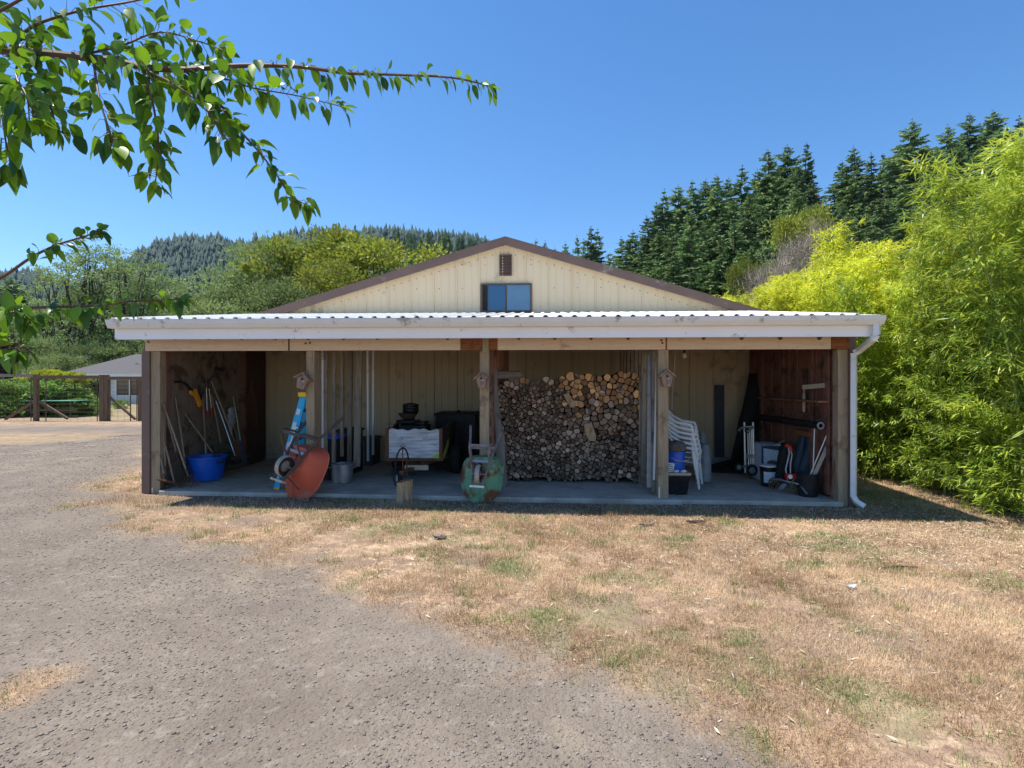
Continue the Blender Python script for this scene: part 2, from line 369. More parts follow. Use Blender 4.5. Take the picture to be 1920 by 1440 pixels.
M['ground'] = gm = bpy.data.materials.new('ground')
gme = npmesh('ground', np.stack([GX, GY, zz], -1).reshape(-1, 3), Fg, 'ground', smooth=True)
za = gme.attributes.new('zone', 'FLOAT_COLOR', 'POINT')
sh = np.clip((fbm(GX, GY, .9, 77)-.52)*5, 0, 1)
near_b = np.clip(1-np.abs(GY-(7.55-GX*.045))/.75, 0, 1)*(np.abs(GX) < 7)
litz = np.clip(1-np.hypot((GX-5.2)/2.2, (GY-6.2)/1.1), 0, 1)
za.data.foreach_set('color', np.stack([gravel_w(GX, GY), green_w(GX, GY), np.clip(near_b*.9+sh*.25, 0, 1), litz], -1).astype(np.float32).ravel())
gm.use_nodes = True; t = gm.node_tree; N = t.nodes; L = t.links; p = N['Principled BSDF']
p.inputs['Roughness'].default_value = .95; p.inputs['Specular IOR Level'].default_value = .15
def nmix(a, b, f, mode='MIX'):
    m = N.new('ShaderNodeMix'); m.data_type = 'RGBA'; m.blend_type = mode
    for s_, v in ((6, a), (7, b), (0, f)):
        if isinstance(v, tuple): m.inputs[s_].default_value = (*v, 1)
        elif isinstance(v, float): m.inputs[s_].default_value = v
        else: L.new(v, m.inputs[s_])
    return m.outputs[2]
geo = N.new('ShaderNodeNewGeometry')
def nnoise(sc, det=4, lo=.35, hi=.65, rgh=.6):
    n = N.new('ShaderNodeTexNoise'); n.inputs['Scale'].default_value = sc; n.inputs['Detail'].default_value = det; n.inputs['Roughness'].default_value = rgh
    L.new(geo.outputs['Position'], n.inputs[0]); r = N.new('ShaderNodeMapRange'); r.inputs[1].default_value = lo; r.inputs[2].default_value = hi
    L.new(n.outputs[0], r.inputs[0]); return r.outputs[0]
at = N.new('ShaderNodeAttribute'); at.attribute_name = 'zone'; sp = N.new('ShaderNodeSeparateColor'); L.new(at.outputs['Color'], sp.inputs[0])
grav = nmix((.225, .186, .150), (.15, .122, .098), nnoise(1.3, 6, .3, .7)); grav = nmix(grav, (.28, .24, .20), nnoise(14, 5, .52, .8)); grav = nmix(grav, (.10, .085, .08), nnoise(38, 3, .58, .72))
grav = nmix(grav, (.35, .28, .20), nnoise(.55, 6, .58, .8)); grav = nmix(grav, (.15, .12, .10), nnoise(.9, 7, .53, .75))
dry = nmix((.40, .275, .185), (.22, .15, .105), nnoise(2.2, 7, .35, .65)); dry = nmix(dry, (.62, .46, .30), nnoise(9, 6, .5, .75)); dry = nmix(dry, (.20, .135, .09), nnoise(26, 4, .55, .75))
grn = nmix((.20, .17, .085), (.27, .24, .13), nnoise(11, 4))
dry = nmix(dry, grn, sp.outputs[1])
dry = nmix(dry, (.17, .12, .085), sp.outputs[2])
dry = nmix(dry, (.21, .155, .12), nnoise(1.3, 7, .54, .66))
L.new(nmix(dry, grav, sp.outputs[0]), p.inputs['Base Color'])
vor = N.new('ShaderNodeTexVoronoi'); vor.inputs['Scale'].default_value = 62; L.new(geo.outputs['Position'], vor.inputs[0])
bn = N.new('ShaderNodeTexNoise'); bn.inputs['Scale'].default_value = 34; bn.inputs['Detail'].default_value = 6; L.new(geo.outputs['Position'], bn.inputs[0])
ad = N.new('ShaderNodeMath'); ad.operation = 'SUBTRACT'; L.new(bn.outputs[0], ad.inputs[0]); mu = N.new('ShaderNodeMath'); mu.operation = 'MULTIPLY'; mu.inputs[1].default_value = .3
L.new(vor.outputs['Distance'], mu.inputs[0]); L.new(mu.outputs[0], ad.inputs[1])
bp = N.new('ShaderNodeBump'); bp.inputs['Strength'].default_value = .8; bp.inputs['Distance'].default_value = .02; L.new(ad.outputs[0], bp.inputs['Height']); L.new(bp.outputs[0], p.inputs['Normal'])
tag(link('ground', gme), kind='structure')

rg = np.random.default_rng(5)
def in_shed(x, y, m=0.0):
    dx = x; dy = y-Y0; u = dx*cT-dy*sT; w = dx*sT+dy*cT
    return (u > -5.72-m) & (u < 5.0+m) & (w > -.14-m) & (w < D+15)
def scatter(n, x0, x1, y0, y1, pw=1.0):       # denser towards the camera when pw > 1
    y = y0 + (y1-y0)*rg.random(n)**pw; x = rg.uniform(-1, 1, n)*np.minimum(1.05*y+1.2, 99); x = np.where((x > x0) & (x < x1), x, rg.uniform(x0, x1, n)); return x, y
# grass blades
x, y = scatter(1000000, -9, 9.5, 1.6, 10.5, 1.35); gw = gravel_w(x, y); g = green_w(x, y)
bare = np.clip((fbm(x, y, 1.5, 93, 5)-.50)*9, 0, 1)*np.clip(1.4-np.abs(poly_sd(x, y, GPOLY)+.9), .25, 1)
dens = (1-gw)**1.5*(.30+.9*np.clip(fbm(x, y, 2.2, 90)*1.6-.3, 0, 1)+g)*(1-.9*bare)
near = np.clip(1-np.abs(y-(7.55-x*.045))/.5, 0, 1); dens *= 1-.75*near*(g < .25)
k = (rg.random(len(x)) < dens) & ~in_shed(x, y, .02); x, y, g = x[k], y[k], g[k]
isg = rg.random(len(x)) < np.clip(g*1.3+.05, 0, .95)
def blades(x, y, hmin, hmax, lean, wmul=1.0):
    n = len(x); z = Gh(x, y)-.003; h = rg.uniform(hmin, hmax, n)*(.7+.8*fbm(x, y, 1.7, 95)); wd_ = (.0013+.0006*y)*wmul
    a = rg.uniform(0, 6.283, n); l = rg.uniform(.2, 1, n)*lean; dx = np.cos(a); dy = np.sin(a)
    B = np.stack([x, y, z], 1); sd = np.stack([-dy, dx, 0*dx], 1)*wd_[:, None]*.5
    T = B + np.stack([dx*h*l, dy*h*l, h*np.sqrt(np.clip(1-l*l*.95, .03, 1))], 1)
    V = np.stack([B-sd, B+sd, T], 1).reshape(-1, 3); return V, np.arange(3*n).reshape(n, 3)
V, F = blades(x[~isg], y[~isg], .02, .06, 1.0)
tag(link('dry_grass', npmesh('dry_grass', V, F, 'blade', np.clip(rg.random(len(F))*.7+2.0*(fbm(x[~isg], y[~isg], 1.6, 111, 5)-.42), 0, 1))), 'short dry straw-coloured grass in front of the shed', 'grass', kind='stuff')
V, F = blades(x[isg], y[isg], .012, .045, .95, 1.2)
tag(link('green_grass', npmesh('green_grass', V, F, 'blade_green', rg.random(len(F)))), 'patches of green grass among the dry lawn', 'grass', kind='stuff')
# taller tufts
nt_ = 420; tx, ty = scatter(nt_*3, -8, 9, 1.8, 9, 1.2); kk = (gravel_w(tx, ty) < .45) & ~in_shed(tx, ty, .3); tx, ty = tx[kk][:nt_], ty[kk][:nt_]; nb_ = 46
bx = (tx[:, None]+rg.normal(0, .045, (len(tx), nb_))*rg.uniform(.4, 2., (len(tx), 1))).ravel(); by = (ty[:, None]+rg.normal(0, .035, (len(tx), nb_))*rg.uniform(.4, 1.8, (len(tx), 1))).ravel(); tg = np.repeat(rg.random(len(tx)) < .38, nb_)
for msk, nm, mt, lab in ((~tg, 'dry_tufts', 'blade', 'scattered taller tufts of dry brown grass'), (tg, 'green_tufts', 'blade_green', 'scattered taller tufts of dull green grass')):
    V, F = blades(bx[msk], by[msk], .03, .085, .85, 1.3); tag(link(nm, npmesh(nm, V, F, mt, rg.random(len(F))*.7)), lab, 'grass', kind='stuff')
# loose stones
def octa(x, y, z, r, flat=.6):
    n = len(x); a = rg.uniform(0, 6.283, n); base = np.array([[1,0,0],[.1,1,0],[-1,.15,0],[-.1,-1,0],[.1,.1,1],[0,0,-.6]])
    J = base[None]*(1+rg.uniform(-.35, .35, (n, 6, 3)))*r[:, None, None]; J[:, :, 2] *= flat
    ca, sa = np.cos(a)[:, None], np.sin(a)[:, None]; X = J[:, :, 0]*ca-J[:, :, 1]*sa; Yv = J[:, :, 0]*sa+J[:, :, 1]*ca
    V = np.stack([X+x[:, None], Yv+y[:, None], J[:, :, 2]+z[:, None]], -1).reshape(-1, 3)
    f = np.array([(0,1,4),(1,2,4),(2,3,4),(3,0,4),(1,0,5),(2,1,5),(3,2,5),(0,3,5)]); return V, (f[None]+6*np.arange(n)[:, None, None]).reshape(-1, 3)
x, y = scatter(150000, -14, 5, 1.6, 18, 1.8); gw = gravel_w(x, y)
k = (rg.random(len(x)) < np.clip(gw*.9, .05, 1)*(.25+1.1*np.clip(fbm(x, y, 1.5, 99)*2-.6, 0, 1))) & ~in_shed(x, y); x, y = x[k], y[k]
r = .0028+.0085*rg.random(len(x))**4.5+.0004*y
V, F = octa(x, y, Gh(x, y)+r*.1, r)
tag(link('gravel', npmesh('gravel', V, F, 'stone', np.repeat(rg.random(len(x)), 8))), 'loose gravel strewn over the driveway', 'gravel', kind='stuff')
# leaf litter at the bamboo side, wood bits by the slab
def flat_leaves(x, y, z, L, W):
    n = len(x); a = rg.uniform(0, 6.283, n); Dn = np.stack([np.cos(a), np.sin(a), rg.normal(0, .25, n)], 1)
    return kites(np.stack([x, y, z], 1), Dn, L, W, rg, up=np.tile([0, 0, 1.], (n, 1)))
n = 9000; x = rg.normal(5.2, 1.6, n); y = rg.normal(6.3, .9, n); x2 = rg.uniform(-4, 5, 2500); y2 = 7.55-x2*.045+rg.normal(0, .2, 2500)
x3 = 5.3+rg.random(3500)*2.2; y3 = rg.uniform(5.5, 11, 3500); x4 = rg.uniform(-6, 8, 2600); y4 = rg.uniform(2.2, 7.5, 2600)
x = np.concatenate([x, x2, x3, x4]); y = np.concatenate([y, y2, y3, y4]); k = ~in_shed(x, y, .05) & (gravel_w(x, y) < .5) & (y > 2); x, y = x[k], y[k]
V, F = flat_leaves(x, y, Gh(x, y)+.012, rg.uniform(.02, .075, len(x)), rg.uniform(.004, .014, len(x)))
tag(link('leaf_litter', npmesh('leaf_litter', V, F, 'litter', rg.random(len(F)))), 'dry fallen bamboo leaves scattered over the ground', 'leaf litter', kind='stuff')
# straw over the first bay's floor
n = 9000; u_ = rg.uniform(-5.35, -3.1, n); w_ = rg.uniform(-.05, 3.3, n); X = u_*cT+w_*sT; Yy = Y0-u_*sT+w_*cT
a = rg.uniform(0, 6.283, n); hz = SL(u_)+.008+.05*np.clip(fbm(u_, w_, 1.3, 7)-.4, 0, 1)*2
V, F = kites(np.stack([X, Yy, hz], 1), np.stack([np.cos(a), np.sin(a), rg.normal(0, .15, n)], 1), rg.uniform(.04, .16, n), .005, rg, up=np.tile([0, 0, 1.], (n, 1)))
tag(link('straw', npmesh('straw', V, F, 'straw', rg.random(n))), 'thin straw spread over the floor of the tool bay', 'straw', kind='stuff')

# ---------------------------------------------------------------- storage barn with open lean-to
uA = uu(948, D); zA = EYE+(720-448)/1000*(Y0-uA*sT+D*cT); SLP = .297
def roofz(u): return zA-SLP*abs(u-uA)
barn = Thing('storage_barn', 'beige metal barn with low gable and an open four-bay lean-to shed in front', 'barn', (0, 0, 0))
EU = 5.95
# corrugated gable wall
def wall_profile(u0, u1):
    us = []; k = 0; q = u0
    while q < u1:
        big = (k % 3 == 0); hh = .03 if big else .009; wdt = .03 if big else .02
        us += [(q, 0), (q+wdt*.35, hh), (q+wdt*.9, hh), (q+wdt*1.25, 0)]
        q += .163; k += 1
    us.append((u1, 0)); return us
pr = [(u, h) for u, h in wall_profile(uA-EU, uA+EU)]
m = MB(); m.grid([[(u, D-h, .14) for u, h in pr], [(u, D-h, min(2.98, roofz(u)-.07)) for u, h in pr]]); barn.part('lower_wall', m, 'shaded_wall_metal', label='sheltered wall behind the bays, its shade painted in as darker beige')
m = MB(); m.grid([[(u, D-h, min(2.98, roofz(u)-.07)) for u, h in pr], [(u, D-h, roofz(u)-.05) for u, h in pr]])
m.box((uA-EU, D+.02, -.1), (uA+EU, D+.08, 2.78)); barn.part('wall', m, 'wall_metal')
m = MB()
for q in pr[4::12]:
    for zz_ in (2.5, 3.1, 3.7, 4.2):
        if zz_ < roofz(q[0])-.2: m.lathe([(0, .006), (.009, .004), (.011, 0)], (q[0]-.03, D-.003, zz_), 6, Matrix.Rotation(R(90), 4, 'X'))
for q in pr[1::4]: m.lathe([(0, .006), (.009, .004), (.011, 0)], (q[0]-.04, D-.003, roofz(q[0])-.27), 6, Matrix.Rotation(R(90), 4, 'X'))
barn.part('screw', m, 'dark_steel').__setitem__('kind', 'stuff')
m = MB()
for s_ in (-1, 1): m = MB(); m.box((uA+s_*EU-.03, D, -.1), (uA+s_*EU+.03, D+15, 2.75)); barn.part('side_wall', m, 'wall_metal')
m = MB(); m.box((uA-EU, D+14.95, -.1), (uA+EU, D+15.0, 2.78)); barn.part('rear_wall', m, 'wall_metal')
m = MB(); m.box((uA-EU-.02, D-.06, -.1), (uA+EU+.02, D+.01, .15)); barn.part('foundation', m, 'concrete', bevel=.01)
for s_ in (-1, 1):
    m = MB(); e = EU+.25
    m.prism([(uA, D-.12, zA-.01), (uA+s_*e, D-.12, zA-.01-SLP*e), (uA+s_*e, D-.12, zA-.06-SLP*e), (uA, D-.12, zA-.06)], (0, 15.3, 0)); barn.part('roof', m, 'barn_roof')
    m = MB()
    m.prism([(uA, D-.16, zA+.004), (uA+s_*e, D-.16, zA+.004-SLP*e), (uA+s_*e, D-.16, zA-.165-SLP*e), (uA, D-.16, zA-.165)], (0, .035, 0))
    m.prism([(uA+s_*.002, D-.165, zA+.012), (uA+s_*e, D-.165, zA+.012-SLP*e), (uA+s_*e, D-.165, zA-.012-SLP*e), (uA+s_*.002, D-.165, zA-.012)], (0, .006, 0))
    for q in (2.2, 4.1): m.prism([(uA+s_*q, D-.164, zA-SLP*q), (uA+s_*(q+.02), D-.164, zA-SLP*(q+.02)), (uA+s_*(q+.02), D-.164, zA-.165-SLP*(q+.02)), (uA+s_*q, D-.164, zA-.165-SLP*q)], (0, .006, 0))
    barn.part('rake_trim', m, 'trim_brown')
m = MB(); x0, _, z1 = P(902, 532, D-.05); x1, _, z0 = P(997, 585, D-.05); fw = .035
m.box((x0, D-.07, z0), (x1, D-.015, z0+fw)); m.box((x0, D-.07, z1-fw), (x1, D-.015, z1)); m.box((x0, D-.07, z0+fw), (x0+fw, D-.015, z1-fw)); m.box((x1-fw, D-.07, z0+fw), (x1, D-.015, z1-fw))
win = barn.part('window', m, 'dark_steel', bevel=.003); xm = uu(949, D-.05); xl = uu(914, D-.05)
m = MB(); m.box((x0+fw, D-.04, z0+fw), (xl, D-.03, z1-fw)); barn.part('open_gap', m, 'black', parent=win)
m = MB(); m.box((xl, D-.058, z0+fw), (xl+.018, D-.03, z1-fw)); barn.part('sash', m, 'dark_steel', parent=win); m = MB(); m.box((xm-.02, D-.062, z0+fw), (xm+.02, D-.03, z1-fw)); barn.part('sash', m, 'dark_steel', parent=win)
m = MB(); m.box((xl+.018, D-.05, z0+fw), (xm-.02, D-.04, z1-fw)); barn.part('pane', m, 'glass', parent=win)
m = MB(); m.box((xm+.02, D-.055, z0+fw), (x1-fw, D-.045, z1-fw)); barn.part('pane', m, 'glass_pale', parent=win)
m = MB(); x0, _, z1 = P(936, 479, D-.05); x1, _, z0 = P(960, 515, D-.05)
m.box((x0, D-.06, z0), (x0+.02, D-.01, z1)); m.box((x1-.02, D-.06, z0), (x1, D-.01, z1)); m.box((x0, D-.06, z0-.02), (x1, D-.01, z0)); m.box((x0, D-.06, z1), (x1, D-.01, z1+.02)); m.box((x0+.02, D-.015, z0), (x1-.02, D-.008, z1))
for k in range(7):
    q = z0+(z1-z0)*(k+.3)/7; m.prism([(x0+.02, D-.058, q), (x0+.02, D-.054, q), (x0+.02, D-.016, q+.042), (x0+.02, D-.02, q+.042)], (x1-x0-.04, 0, 0))
barn.part('vent', m, 'trim_brown')
# lean-to roof
uRl, uRr = uu(207, -.5), uu(1653, -.5); zF = 2.60; zB = 3.17; wF = -.50; rs = (zB-zF)/(D-wF)
def lz(w): return zF+(w-wF)*rs
pts = []; q = uRl; k = 0
while q < uRr-.2:
    pts += [(q, 0), (q+.022, .024), (q+.058, .024), (q+.08, 0)]; q += .2
pts.append((uRr, 0))
m = MB(); m.grid([[(u, w, lz(w)+h) for u, h in pts] for w in (wF, 1.4, D-.03)]); barn.part('lean_to_roof', m, 'roof_white', solid=.004)
m = MB()      # roof edge purlin, cream, seen under the ribs
m.box((uRl+.12, -.40, lz(-.40)-.10), (uRr-.12, -.36, lz(-.40)-.006)); barn.part('roof_purlin', m, 'black')
uFl, uFr = uu(217, -.42), uu(1636, -.42)
m = MB(); m.box((uFl, -.44, 2.315), (uFr, -.405, 2.545)); 
m.box((uFl, -.405, 2.315), (uFl+.035, D-.1, 2.545)) if False else None
barn.part('fascia', m, 'fascia', bevel=.003)
for s_, uq in ((-1, uFl+.02), (1, uFr-.02)):
    m = MB(); m.prism([(uq-.018, -.40, lz(-.4)-.27), (uq-.018, -.40, lz(-.4)-.02), (uq-.018, D-.2, lz(D-.2)-.02), (uq-.018, D-.2, lz(D-.2)-.17)], (.036, 0, 0)); barn.part('barge_board', m, 'fascia')
m = MB(); prf = [(-.455, 2.49), (-.53, 2.49), (-.565, 2.545), (-.575, 2.598), (-.585, 2.598), (-.585, 2.584), (-.575, 2.54), (-.537, 2.48), (-.448, 2.48), (-.448, 2.598), (-.455, 2.598)]
m.prism([(uRl-.01, a, b-.012) for a, b in prf], (uRr-uRl+.02, 0, 0))
for uq in (uRl-.008, uRr-.004): m.prism([(uq, a, b-.012) for a, b in ((-.45, 2.483), (-.534, 2.483), (-.582, 2.59), (-.45, 2.59))], (.012, 0, 0))
for k in range(1, 4): uq = uRl+(uRr-uRl)*k/4-.3; m.prism([(uq, a, b-.012) for a, b in ((-.45, 2.478), (-.538, 2.478), (-.588, 2.6), (-.45, 2.6))], (.05, 0, 0))
barn.part('gutter', m, 'gutter')
m = MB(); cols = []
for k in range(20):
    uq = uFl+.28+k*(uFr-uFl-.5)/19
    m.prism([(uq-.02, -.40, lz(-.4)-.03), (uq-.02, -.40, lz(-.4)-.16), (uq-.02, D-.02, lz(D-.02)-.16), (uq-.02, D-.02, lz(D-.02)-.03)], (.04, 0, 0))
m.box((uFl+.05, 1.0, lz(1.0)-.028), (uFr-.05, 1.09, lz(1.0)-.008)); m.box((uFl+.05, 2.1, lz(2.1)-.028), (uFr-.05, 2.19, lz(2.1)-.008))
barn.part('rafter', m, 'roof_wood').__setitem__('kind', 'stuff')
m = MB()
for px in (331, 394, 456, 519, 580, 645, 709, 840, 973, 1040, 1108, 1177, 1318, 1389, 1461, 1534):
    a, _, z = P(px, 636, -.02); m.prism([(a-.028, -.075, z+.03), (a+.028, -.075, z+.03), (a+.012, -.075, z-.012), (a-.012, -.075, z-.012)], (0, .034, 0))
barn.part('header_wedge', m, 'dark_steel').__setitem__('kind', 'stuff')  # small dark wedges along the top of the header
m = MB(); m.box((uu(285, 0), D-.1, 2.3), (uu(1590, 0), D-.03, 2.45)) if False else None
# header
zH0, zH1 = 2.172, 2.50
for a, b, mt in ((272, 540, 'header_wood'), (543, 863, 'header_wood'), (933, 1248, 'header_wood'), (1251, 1558, 'header_wood'), (863, 933, 'redbrown_beam'), (1559, 1601, 'redbrown_beam')):
    m = MB(); dd = .012 if mt == 'redbrown_beam' else 0
    m.box((uu(a, -.04), -.04+dd, zH0), (uu(b, -.04), .0+dd, zH1)); barn.part('header_board', m, mt, bevel=.003, label='exposed red-brown beam' if dd else None)
m = MB(); m.box((uu(541, 0)-.012, -.03, zH0), (uu(541, 0)+.012, .005, zH1)); barn.part('header_gap', m, 'redbrown_beam'); m = MB(); m.box((uu(1249, 0)-.012, -.03, zH0), (uu(1249, 0)+.012, .005, zH1)); barn.part('header_gap', m, 'redbrown_beam')
m = MB(); m.box((uu(285, .05), .02, zH0+.004), (uu(1590, .05), .10, zH1)); barn.part('header_beam', m, 'redbrown_beam')
m = MB()
for px, py in ((278, 641), (573, 644), (581, 643), (1240, 638), (1591, 638), (1242, 643)): m.lathe([(0, .01), (.014, .008), (.017, 0)], P(px, py, -.041), 10, Matrix.Rotation(R(90), 4, 'X'))
for k in range(70):
    px = random.uniform(280, 1555); m.lathe([(0, .003), (.004, .002), (.005, 0)], P(px, random.uniform(640, 655), -.0405 if not 860 < px < 935 else -.028), 6, Matrix.Rotation(R(90), 4, 'X'))
barn.part('bolt', m, 'dark_steel').__setitem__('kind', 'stuff')
# posts
pz = {}
for a, b in ((283, 300), (574, 589.5), (899.5, 917), (1234, 1253.5), (1571, 1590)):
    m = MB(); ua, ub = uu(a, 0), uu(b, 0); top = zH0-.003
    m.box((ua, 0.0, SL(ua)-.08), (ub, .14, top))
    if a == 899.5: m.box((uu(905, -.01), -.05, top-.03), (ub, -.001, zH1-.02))
    barn.part('post', m, 'post_wood', bevel=.004)
m = MB()
for px in (285.5, 1236, 1593): q = P(px, 935, -.004); m.box((q[0]-.008, -.006, q[2]), (q[0]+.008, -.002, q[2]+.17)); barn.part('post_bracket', m, 'white_paint'); m = MB()
m = MB(); m.box((uu(268, 0), -.03, -.06), (uu(283, 0)-.002, .02, zH0)); barn.part('corner_trim', m, 'trim_brown', bevel=.003); m = MB(); m.box((uu(1590, 0)+.002, -.03, -.08), (uu(1603, 0), .02, zH0+.35)); barn.part('corner_trim', m, 'trim_brown', bevel=.003)
# side walls
uL = uu(300, 0)-.06; uR = uu(1571, 0)+.05
m = MB(); 
for s_, ua, ub in ((-1, uu(268, 0), uL-.06), (1, uR+.06, uu(1603, 0))):
    m = MB(); m.prism([(ua, .02, -.1), (ub, .02, -.1), (ub, .02, 2.3), (ua, .02, 2.3)], (0, D-.05, 0))
    m.prism([(ua, .1, 2.3), (ua, D-.05, 2.3), (ua, D-.05, lz(D-.05)-.02), (ua, .1, lz(.1)-.02)], (ub-ua, 0, 0)); barn.part('side_wall', m, 'trim_brown')
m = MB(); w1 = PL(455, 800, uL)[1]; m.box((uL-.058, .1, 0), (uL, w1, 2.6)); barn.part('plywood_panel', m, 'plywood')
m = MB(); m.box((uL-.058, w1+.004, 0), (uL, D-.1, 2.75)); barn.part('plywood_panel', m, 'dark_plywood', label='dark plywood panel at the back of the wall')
m = MB(); m.box((uL+.002, .15, 0), (uL+.04, .26, 2.4)); barn.part('stud', m, 'red_board_z'); m = MB(); m.box((uL+.002, w1-.02, 0), (uL+.03, w1+.08, 2.5)); barn.part('stud', m, 'red_board_z')
m = MB(); q = .16; k = 0
while q < D-.15:
    o_ = .014*(k % 2)+random.uniform(0, .006); bw = random.uniform(.13, .2); m.box((uR+.004-o_, q, .02), (uR+.058, min(q+bw-.006, D-.06), lz(q)-.17)); q += bw; k += 1
barn.part('board_wall', m, 'red_board_z', bevel=.003)
m = MB()
for w_ in (.25, .72, 1.7, 2.6): m = MB(); m.box((uR-.055, w_, .02), (uR-.02, w_+.1, lz(w_)-.17)); barn.part('stud', m, 'red_board_z', bevel=.003)
m = MB(); a = PL(1437, 745, uR-.1); b = PL(1566, 752, uR-.1); zs = (a[2]+b[2])/2
m.box((uR-.24, .18, zs-.03), (uR-.058, 2.3, zs)); m.box((uR-.07, .75, zs-.2), (uR-.057, 1.3, zs-.031)); m.box((uR-.07, 1.75, zs-.2), (uR-.057, 2.2, zs-.031)); barn.part('shelf', m, 'red_board_z', bevel=.003)
m = MB(); a = PL(1497, 806, uR-.08); m.box((uR-.09, .74, a[2]-.09), (uR-.057, 1.25, a[2])); barn.part('cross_board', m, 'redbrown_beam', bevel=.003)
# downspout
m = MB(); q0 = P(1644, 604, -.52); q1 = P(1644, 628, -.52); q2 = P(1601, 662, -.10); q3 = (uu(1600.5, -.10), -.10, SL(5)-.02)
m.tube([q0, q1], .048, 4); m.tube([q1, (q1[0]-.03, -.5, q1[2]-.05), (q2[0]+.05, -.13, q2[2]+.03), q2], .046, 4); m.tube([q2, (q2[0], -.1, q2[2]-.06), (q3[0], -.10, q3[2]+.1)], .046, 4)
m.tube([(q3[0], -.10, q3[2]+.1), (q3[0]+.02, -.13, q3[2]+.04), (q3[0]+.09, -.2, q3[2]-.015)], .047, 4)
for k in range(5): t_ = k/5; m.box((q3[0]-.04+.07*t_, -.165-.04*t_, q3[2]+.055-.05*t_), (q3[0]+.045+.07*t_, -.16-.04*t_, q3[2]+.062-.05*t_))
barn.part('downspout', m, 'white_paint')
# partition studs behind the second and fourth post
uP = uu(592, .2)
m = MB(); m.box((uu(590, .14), .14, .0), (uu(597, .14), .26, 2.4)); barn.part('stud', m, 'post_wood')
m = MB(); uQ = uu(1232, .2)
for a, b, w_ in ((1203, 1212, .75), (1223, 1232, .25)): m = MB(); m.box((uu(a, w_), w_, .0), (uu(b, w_), w_+.1, 2.5)); barn.part('stud', m, 'grey_wood_z', bevel=.003)
m = MB()
for k, w_ in enumerate((.5, .75, 1.15, 1.5, 1.9, 2.3, 2.7)): m = MB(); m.box((uu(921, .5)+.02*k, w_, .0), (uu(921, .5)+.02*k+.04, w_+.09, 2.5)); barn.part('stud', m, 'red_board_z', bevel=.003)
m = MB()
for k, w_ in enumerate((1.1, 1.5, 1.9, 2.3, 2.7, 3.1)): m = MB(); m.box((uu(1205, .9)-.02, w_, .0), (uu(1205, .9)+.02, w_+.09, 2.6)); barn.part('stud', m, 'grey_wood_z', bevel=.003)
# slab: kerb step of its own
m = MB(); 
def slabpoly(u0, u1, w0, w1, up=0): return [(u0, w0, SL(u0)+up), (u1, w0, SL(u1)+up), (u1, w1, SL(u1)+up), (u0, w1, SL(u0)+up)]
m.prism(slabpoly(uu(300, -.1), uu(1280, -.13), -.13, D-.06), (0, 0, -.16)); m.prism(slabpoly(uu(1280, -.13)+.004, uu(1571, 0)+.05, -.06, D-.06, -.008), (0, 0, -.16))
tag(solo('concrete_slab', m, 'concrete', None, None, (0, 0, 0), bevel=.008), kind='structure')

# ---------------------------------------------------------------- birdhouses
def birdhouse(px, py, s, tilt, label, w=-.005):
    q = P(px, py, w); b = (q[0], -.001, q[2]-.14*s)
    t = Thing('birdhouse', label, 'birdhouse', b, 'rustic wooden birdhouses on the posts')
    h = .105*s; dp = .13
    def tr(x, z): c_, s_ = math.cos(tilt), math.sin(tilt); return (b[0]+x*c_-z*s_, b[2]+.14*s+x*s_+z*c_)
    def pr_(mb, pts, y0, y1): mb.prism([(tr(x, z)[0], y0, tr(x, z)[1]) for x, z in pts], (0, y1-y0, 0))
    m = MB(); pr_(m, [(-.05*s, -.14*s), (.05*s, -.14*s), (.085*s, .02*s), (0, .085*s), (-.085*s, .02*s)], -dp, -.004)
    t.part('box', m, 'birdhouse_wood', bevel=.003)
    for sg in (-1, 1):
        m = MB(); pr_(m, [(0, .092*s), (0, .115*s), (sg*.125*s, .012*s), (sg*.115*s, -.006*s)], -dp-.035, -.004); t.part('roof_board', m, 'birdhouse_wood', bevel=.002)
    m = MB(); c_ = tr(0, .012*s); m.lathe([(0, .003), (.016*s, .003), (.018*s, 0)], (c_[0], -dp-.001, c_[1]), 14, Matrix.Rotation(R(90), 4, 'X')); t.part('entrance_hole', m, 'black')
    m = MB(); c_ = tr(0, -.035*s); m.tube([(c_[0], -dp, c_[1]), (c_[0], -dp-.045, c_[1])], .006, 6); t.part('perch', m, 'birdhouse_wood')
birdhouse(573, 712, 1.0, R(-14), 'grey birdhouse with a pale gable, tilted, on the post behind the blue ladder')
birdhouse(904, 711, .92, R(3), 'small birdhouse with reddish face on the post beside the green wheelbarrow')
birdhouse(1247, 707, 1.0, R(0), 'dark pentagonal birdhouse on the post right of the firewood')

# ---------------------------------------------------------------- step ladder
b = P(518, 917, .15); t = Thing('step_ladder', 'blue fibreglass step ladder with yellow cap leaning on the second post', 'ladder', b)
top = P(572, 741, -.03); dw = .5
def lad(px0, py0, px1, py1, w0, w1): return Vector(P(px0, py0, w0)), Vector(P(px1, py1, w1))
A0, A1 = lad(519, 916, 569, 742, .10, .02); B0, B1 = lad(548, 893, 581, 742, .62, .32)
for (p, q) in ((A0, A1), (B0, B1)):
    m = MB(); m.beam(p, q, .03, .075, (1, 0, 0)); m.beam(p+Vector((0, -.016, 0)), q+Vector((0, -.016, 0)), .006, .085, (1, 0, 0)) if p is A0 else None; t.part('rail', m, 'blue_fiberglass', bevel=.004)
off = Vector((.085, 0, -.02))
for (p, q) in ((A0+off, A1+off*.35), (B0+off, B1+off*.35)):
    m = MB(); m.beam(p+(q-p)*.07, q, .03, .045, (1, 0, 0)); t.part('rear_rail', m, 'blue_fiberglass', bevel=.004)
for k in range(1, 6):
    f = k/6; m = MB(); m.beam(A0+(A1-A0)*f, B0+(B1-B0)*f, .085, .02, (0.3, 0, 1)); t.part('step', m, 'steel')
